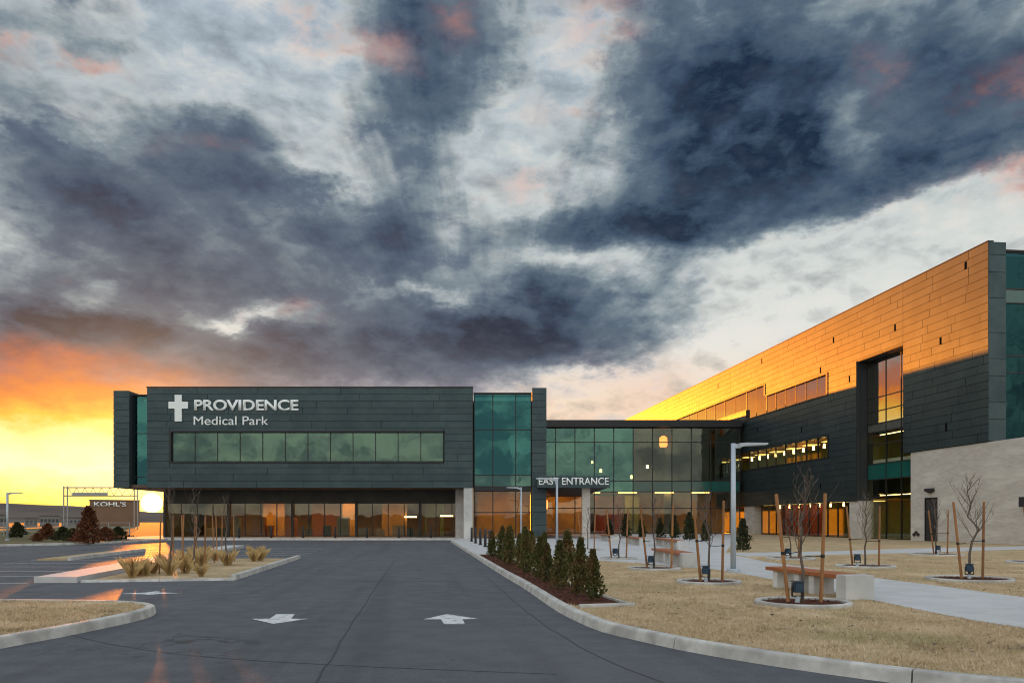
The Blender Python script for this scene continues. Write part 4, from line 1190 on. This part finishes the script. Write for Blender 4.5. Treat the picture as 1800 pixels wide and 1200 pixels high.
# ------------------------------------------------------------------ dormant lawn blades
lawn_poly = lawn_edge + [(90, 6.3), (90, 60), (-1, 60)]
path_poly = fe + be[::-1]
def blades(x0, x1, y0, y1, n, poly, z, name, lab):
    u = nr.uniform(0, 1, n); y = y0 * (y1 / y0) ** u
    x = nr.uniform(0, 1, n); 
    xa, xb = np.maximum(x0, -.66 * y - 1), np.minimum(x1, .66 * y + 1)
    x = xa + (xb - xa) * x
    ok = pip(x, y, poly)
    if 'lawn' in name:
        ok &= ~pip(x, y, path_poly) & ~pip(x, y, bed_poly) & ~pip(x, y, plaza) & ~pip(x, y, near + far[::-1])
        for (rx, ry, rr) in RINGS: ok &= (x - rx) ** 2 + (y - ry) ** 2 > rr * rr
    # tufts: blades gather in clumps
    cl = np.sin(x * 3.1 + np.sin(y * 2.3)) * np.sin(y * 3.7 + np.sin(x * 1.9))
    ok &= nr.uniform(0, 1, n) < .65 + .35 * cl
    o = scatter_tris(name, x[ok], y[ok], z, .018, .055, .006, 'turf_blade'); tag(o, lab, 'grass', kind='stuff')
blades(-3, 26, 6.3, 36, 230000, lawn_poly, LZ, 'lawn_grass', 'short dry tan grass of the dormant lawn')
blades(-16, -6, 7.0, 15.6, 50000, offset(isl, -.16) + [(-30, 3.0)], .125, 'island_grass', 'short dry tan grass on the rounded car park island')

# dead leaves blown over the lawn
n = 2600
xx, yy = nr.uniform(-1, 16, n), 7 * (33 / 7) ** nr.uniform(0, 1, n)
ok = pip(xx, yy, lawn_poly) & ~pip(xx, yy, path_poly) & ~pip(xx, yy, plaza) & (nr.uniform(0, 1, n) < .35 + .5 * np.sin(xx * 1.3 + yy * .7))
o = scatter_tris('leaf_litter', xx[ok], yy[ok], LZ + .035, .03, .07, .02, 'bark', True); tag(o, 'dark dead leaves scattered on the dry lawn', 'leaf litter', kind='stuff')

# ------------------------------------------------------------------ dry planting on the car park island
def clump_mesh(seed, n=110, h=.80):
    r = np.random.default_rng(seed); a = r.uniform(0, 6.28, n); b = .12 * np.sqrt(r.uniform(0, 1, n)); L = h * r.uniform(.5, 1.1, n); s = r.uniform(.05, .55, n)
    P = np.stack([np.cos(a) * b, np.sin(a) * b, np.zeros(n)], 1); d = np.stack([np.cos(a) * s, np.sin(a) * s, np.ones(n)], 1)
    w = np.stack([-np.sin(a), np.cos(a), np.zeros(n)], 1) * .0028
    M_ = P + d * (L * .6)[:, None]; E = P + d * L[:, None] + np.stack([np.cos(a), np.sin(a), -np.ones(n) * .4], 1) * (L * .15)[:, None]
    V = np.stack([P - w, P + w, M_ + w * .8, E, M_ - w * .8], 1)
    me = bpy.data.meshes.new('blades'); me.from_pydata(V.reshape(-1, 3).tolist(), [], (np.arange(n)[:, None] * 5 + np.arange(5)).tolist()); me.update()
    me.materials.append(MATS['dry_grass']); return me
CL = [clump_mesh(s) for s in (5, 6, 7)]
for k in range(34):
    t_ = rng.uniform(0, 1); y = 22.4 + 12.2 * t_
    xL, xR = -11.7 - .18 * (y - 21.7), -8.0 - .13 * (y - 22.6)
    x = xL + .3 + (xR - xL - 1.2) * rng.uniform(0, 1) ** 1.5
    o = copy_mesh('grass_clump', CL[k % 3], None, (x, y, .03), rng.uniform(0, 6.28), rng.uniform(.45, .85))
    tag(o, 'dry golden ornamental grass clump on the car park island', 'grass clump', 'grass clumps on the car park island')
for k, (px_, py_) in enumerate(((300, 1008), (322, 1000), (341, 1002), (361, 988), (397, 986), (376, 980))):
    x, y = G(px_, py_, .03)
    where = 'on the car park island with dry grasses'
    if k in (0, 2, 4):
        tr = thing('sapling', 'thin bare sapling ' + where, 'tree', (x, y, .03), rng.uniform(0, 6), 'saplings on the car park island')
        copy_mesh('trunk', TREES[k % 4][0], tr, sc=1.1); copy_mesh('branches', TREES[k % 4][1], tr, sc=(.6, .6, 1.1))
    for of in (-.35, .35):
        s = thing('tree_stake', 'slim wooden stake ' + where, 'stake', (x + of, y, .02), 0, 'stakes on the car park island')
        s.rotation_euler = (0, rng.uniform(-.04, .04), 0)
        copy_mesh('pole', STAKE, s, sc=(.7, .7, .9))

# ------------------------------------------------------------------ far side of the car park and beyond
def ridge(name, a0, a1, dist, prof, m, n=160):
    V, Fc = [], []
    for i in range(n + 1):
        a = a0 + (a1 - a0) * i / n
        h = prof(a)
        s_, c_ = math.sin(a), math.cos(a)
        for d, z in ((dist * .72, -.5), (dist * .86, h * .45), (dist, h), (dist * 1.25, -.5)): V.append((s_ * d, c_ * d, z))
    for i in range(n):
        for j in range(3): Fc.append((i * 4 + j, i * 4 + j + 1, i * 4 + j + 5, i * 4 + j + 4))
    o = mesh(name, V, Fc, m); o['kind'] = 'structure'; return o
def prof(a):
    b = .0192 - .0085 * math.exp(-((a - SUN_AZ) / .06) ** 2) if a < SUN_AZ else .0107 - .003 * min(1, (a - SUN_AZ) / .5)
    return 3000 * (b + .0005 * math.sin(a * 40) + .0003 * math.sin(a * 97)) 
ridge('hills', -1.3, 1.3, 3000, prof, 'hill_earth')
ridge('hills', 1.3, 2 * math.pi - 1.3, 3000, lambda a: 3000 * (.009 + .002 * math.sin(a * 9) + .001 * math.sin(a * 23)), 'hill_earth')

def far_block(name, px0, px1, ytop, Y, dep, wallm, lab, cat, nwin=0, base=-.03):
    x0, x1 = (px0 - CX) / F * Y, (px1 - CX) / F * Y; h = HC + (HY - ytop) / F * Y
    az_ = math.atan(((px0 + px1) / 2 - CX) / F)
    t = thing(name, lab, cat, ((x0 + x1) / 2, Y, base), -az_)
    w2 = (x1 - x0) / 2 * math.cos(az_)
    blk('wall', -w2, w2, 0, dep, 0, h - .3 - base, wallm, t)
    blk('roof', -w2 - .2, w2 + .2, -.2, dep + .2, h - .3 - base + .005, h - base, 'far_roof', t)
    for k in range(nwin):
        xa = -w2 + (k + .2) * 2 * w2 / nwin
        blk('window', xa, xa + 1.2 * w2 / nwin, -.06, -.004, (h - base) * .35, (h - base) * .65, 'far_glass', t)
    return t, h
far_block('retail_store', 158, 246, 878, 300, 30, 'far_wall_tan', 'tan retail store with white KOHL\'S letters behind the car park', 'store', 0)
KS = thing('store_sign', 'white KOHL\'S letters on the far tan store', 'sign')
ka = math.atan((202 - CX) / F)
letters(KS, "KOHL'S", -7.0, HC + (HY - 889.5) / F * 300 + .03, -.02, 7.5 / F * 300, 56 / F * 300 * math.cos(ka), 'sign_white', .02, .3)
KS.location = ((202 - CX) / F * 300, 300, -.03); KS.rotation_euler = (0, 0, -ka)
for (a, b, yt, Y, m, nw, lab) in ((-30, 14, 903, 260, 'far_wall', 6, 'low pale warehouse beyond the car park lamp post'),
                                  (44, 66, 909, 230, 'far_wall', 3, 'small pale shed behind the dark round shrub'),
                                  (70, 104, 905, 280, 'far_wall', 5, 'grey office building beyond the car park verge'),
                                  (108, 150, 908, 240, 'far_wall', 6, 'long pale building under the road sign gantry')):
    far_block('far_building', a, b, yt, Y, 14, m, lab, 'building', nw)
# road sign gantry
YGn = 180.0
gt = thing('sign_gantry', 'steel lattice road sign gantry spanning between two legs against the yellow sky', 'gantry')
def gX(px): return (px - CX) / F * YGn
def gZ(py): return HC + (HY - py) / F * YGn
for pa in (112, 118.5, 236, 242):
    bm = bmesh.new(); tube(bm, [(gX(pa), YGn, -.05), (gX(pa), YGn, gZ(854))], .14, 8); bobj('leg', bm, 'galvanised', gt)
for py_ in (856.5, 871):
    bm = bmesh.new(); tube(bm, [(gX(112), YGn, gZ(py_)), (gX(242), YGn, gZ(py_))], .13, 8); bobj('chord', bm, 'galvanised', gt)
for k in range(16):
    pa, pb = 120 + 7.3 * k, 120 + 7.3 * (k + 1)
    bm = bmesh.new(); tube(bm, [(gX(pa), YGn, gZ(871 if k % 2 else 856.5)), (gX(pb), YGn, gZ(856.5 if k % 2 else 871))], .06, 6); bobj('brace', bm, 'galvanised', gt)
blk('sign_back', gX(128), gX(190), YGn - .25, YGn - .15, gZ(871), gZ(865.5), 'galvanised', gt)
finish(gt, (gX(115), YGn, -.03))
# shrubs and small trees on the verge
BUSH = [cedar_mesh(31, 2.2, 1.1, 2200, .16), cedar_mesh(32, 3.2, .9, 2200, .16), cedar_mesh(33, 1.4, 1.0, 1400, .13)]
for me in BUSH: me.materials.append(MATS['leaf_dark'])
STEM3 = stem_mesh(1.3, .05)
for k, (px_, py_, me, sc, mt, lab) in enumerate((
        (30, 946, 0, .85, 'leaf_dark', 'dark rounded shrub next to the car park lamp post'),
        (84, 949, 0, .8, 'leaf_russet', 'russet shrub in the middle of the car park verge'),
        (155, 957, 1, .95, 'leaf_russet', 'tall russet leaved small tree at the verge kerb'),
        (110, 951, 2, 1.0, 'leaf_dark', 'low spreading green bush between two russet shrubs'),
        (128, 952, 2, .9, 'leaf_dark', 'low green bush next to the russet tree'),
        (140, 953, 2, .8, 'leaf_russet', 'low russet bush at the foot of the russet tree'),
        (66, 952, 2, .6, 'leaf_russet', 'small dry bush on the verge by the kerb'),
        (185, 952, 2, 1.0, 'leaf_russet', 'broad russet bush between the russet tree and a dark bush'),
        (208, 950, 2, 1.0, 'leaf_dark', 'broad bush before the raised corner of the signed building'))):
    x, y = G(px_, py_)
    shrub('verge_bush', x, y, 0.03, BUSH[me], sc * (.78 if me != 1 else .85), lab, 'bush', 'bushes on the car park verge', STEM3, mt)
# verge fence far behind the bushes
fe_ = thing('verge_fence', 'thin dark post and rail fence behind the verge bushes', 'fence', ((50 - CX) / F * 95, 95, -.03))
for k in range(13):
    blk('post', -18 + 2.5 * k, -17.92 + 2.5 * k, 0, .08, 0, 1.6, 'galvanised', fe_)
for z in (.5, 1.0, 1.5): blk('rail', -18, 12.05, .085, .12, z, z + .06, 'galvanised', fe_)
for o in list(bpy.data.objects):
    if o.type == 'MESH' and o.parent is None and 'kind' not in o and 'label' not in o: print('UNTAGGED', o.name)
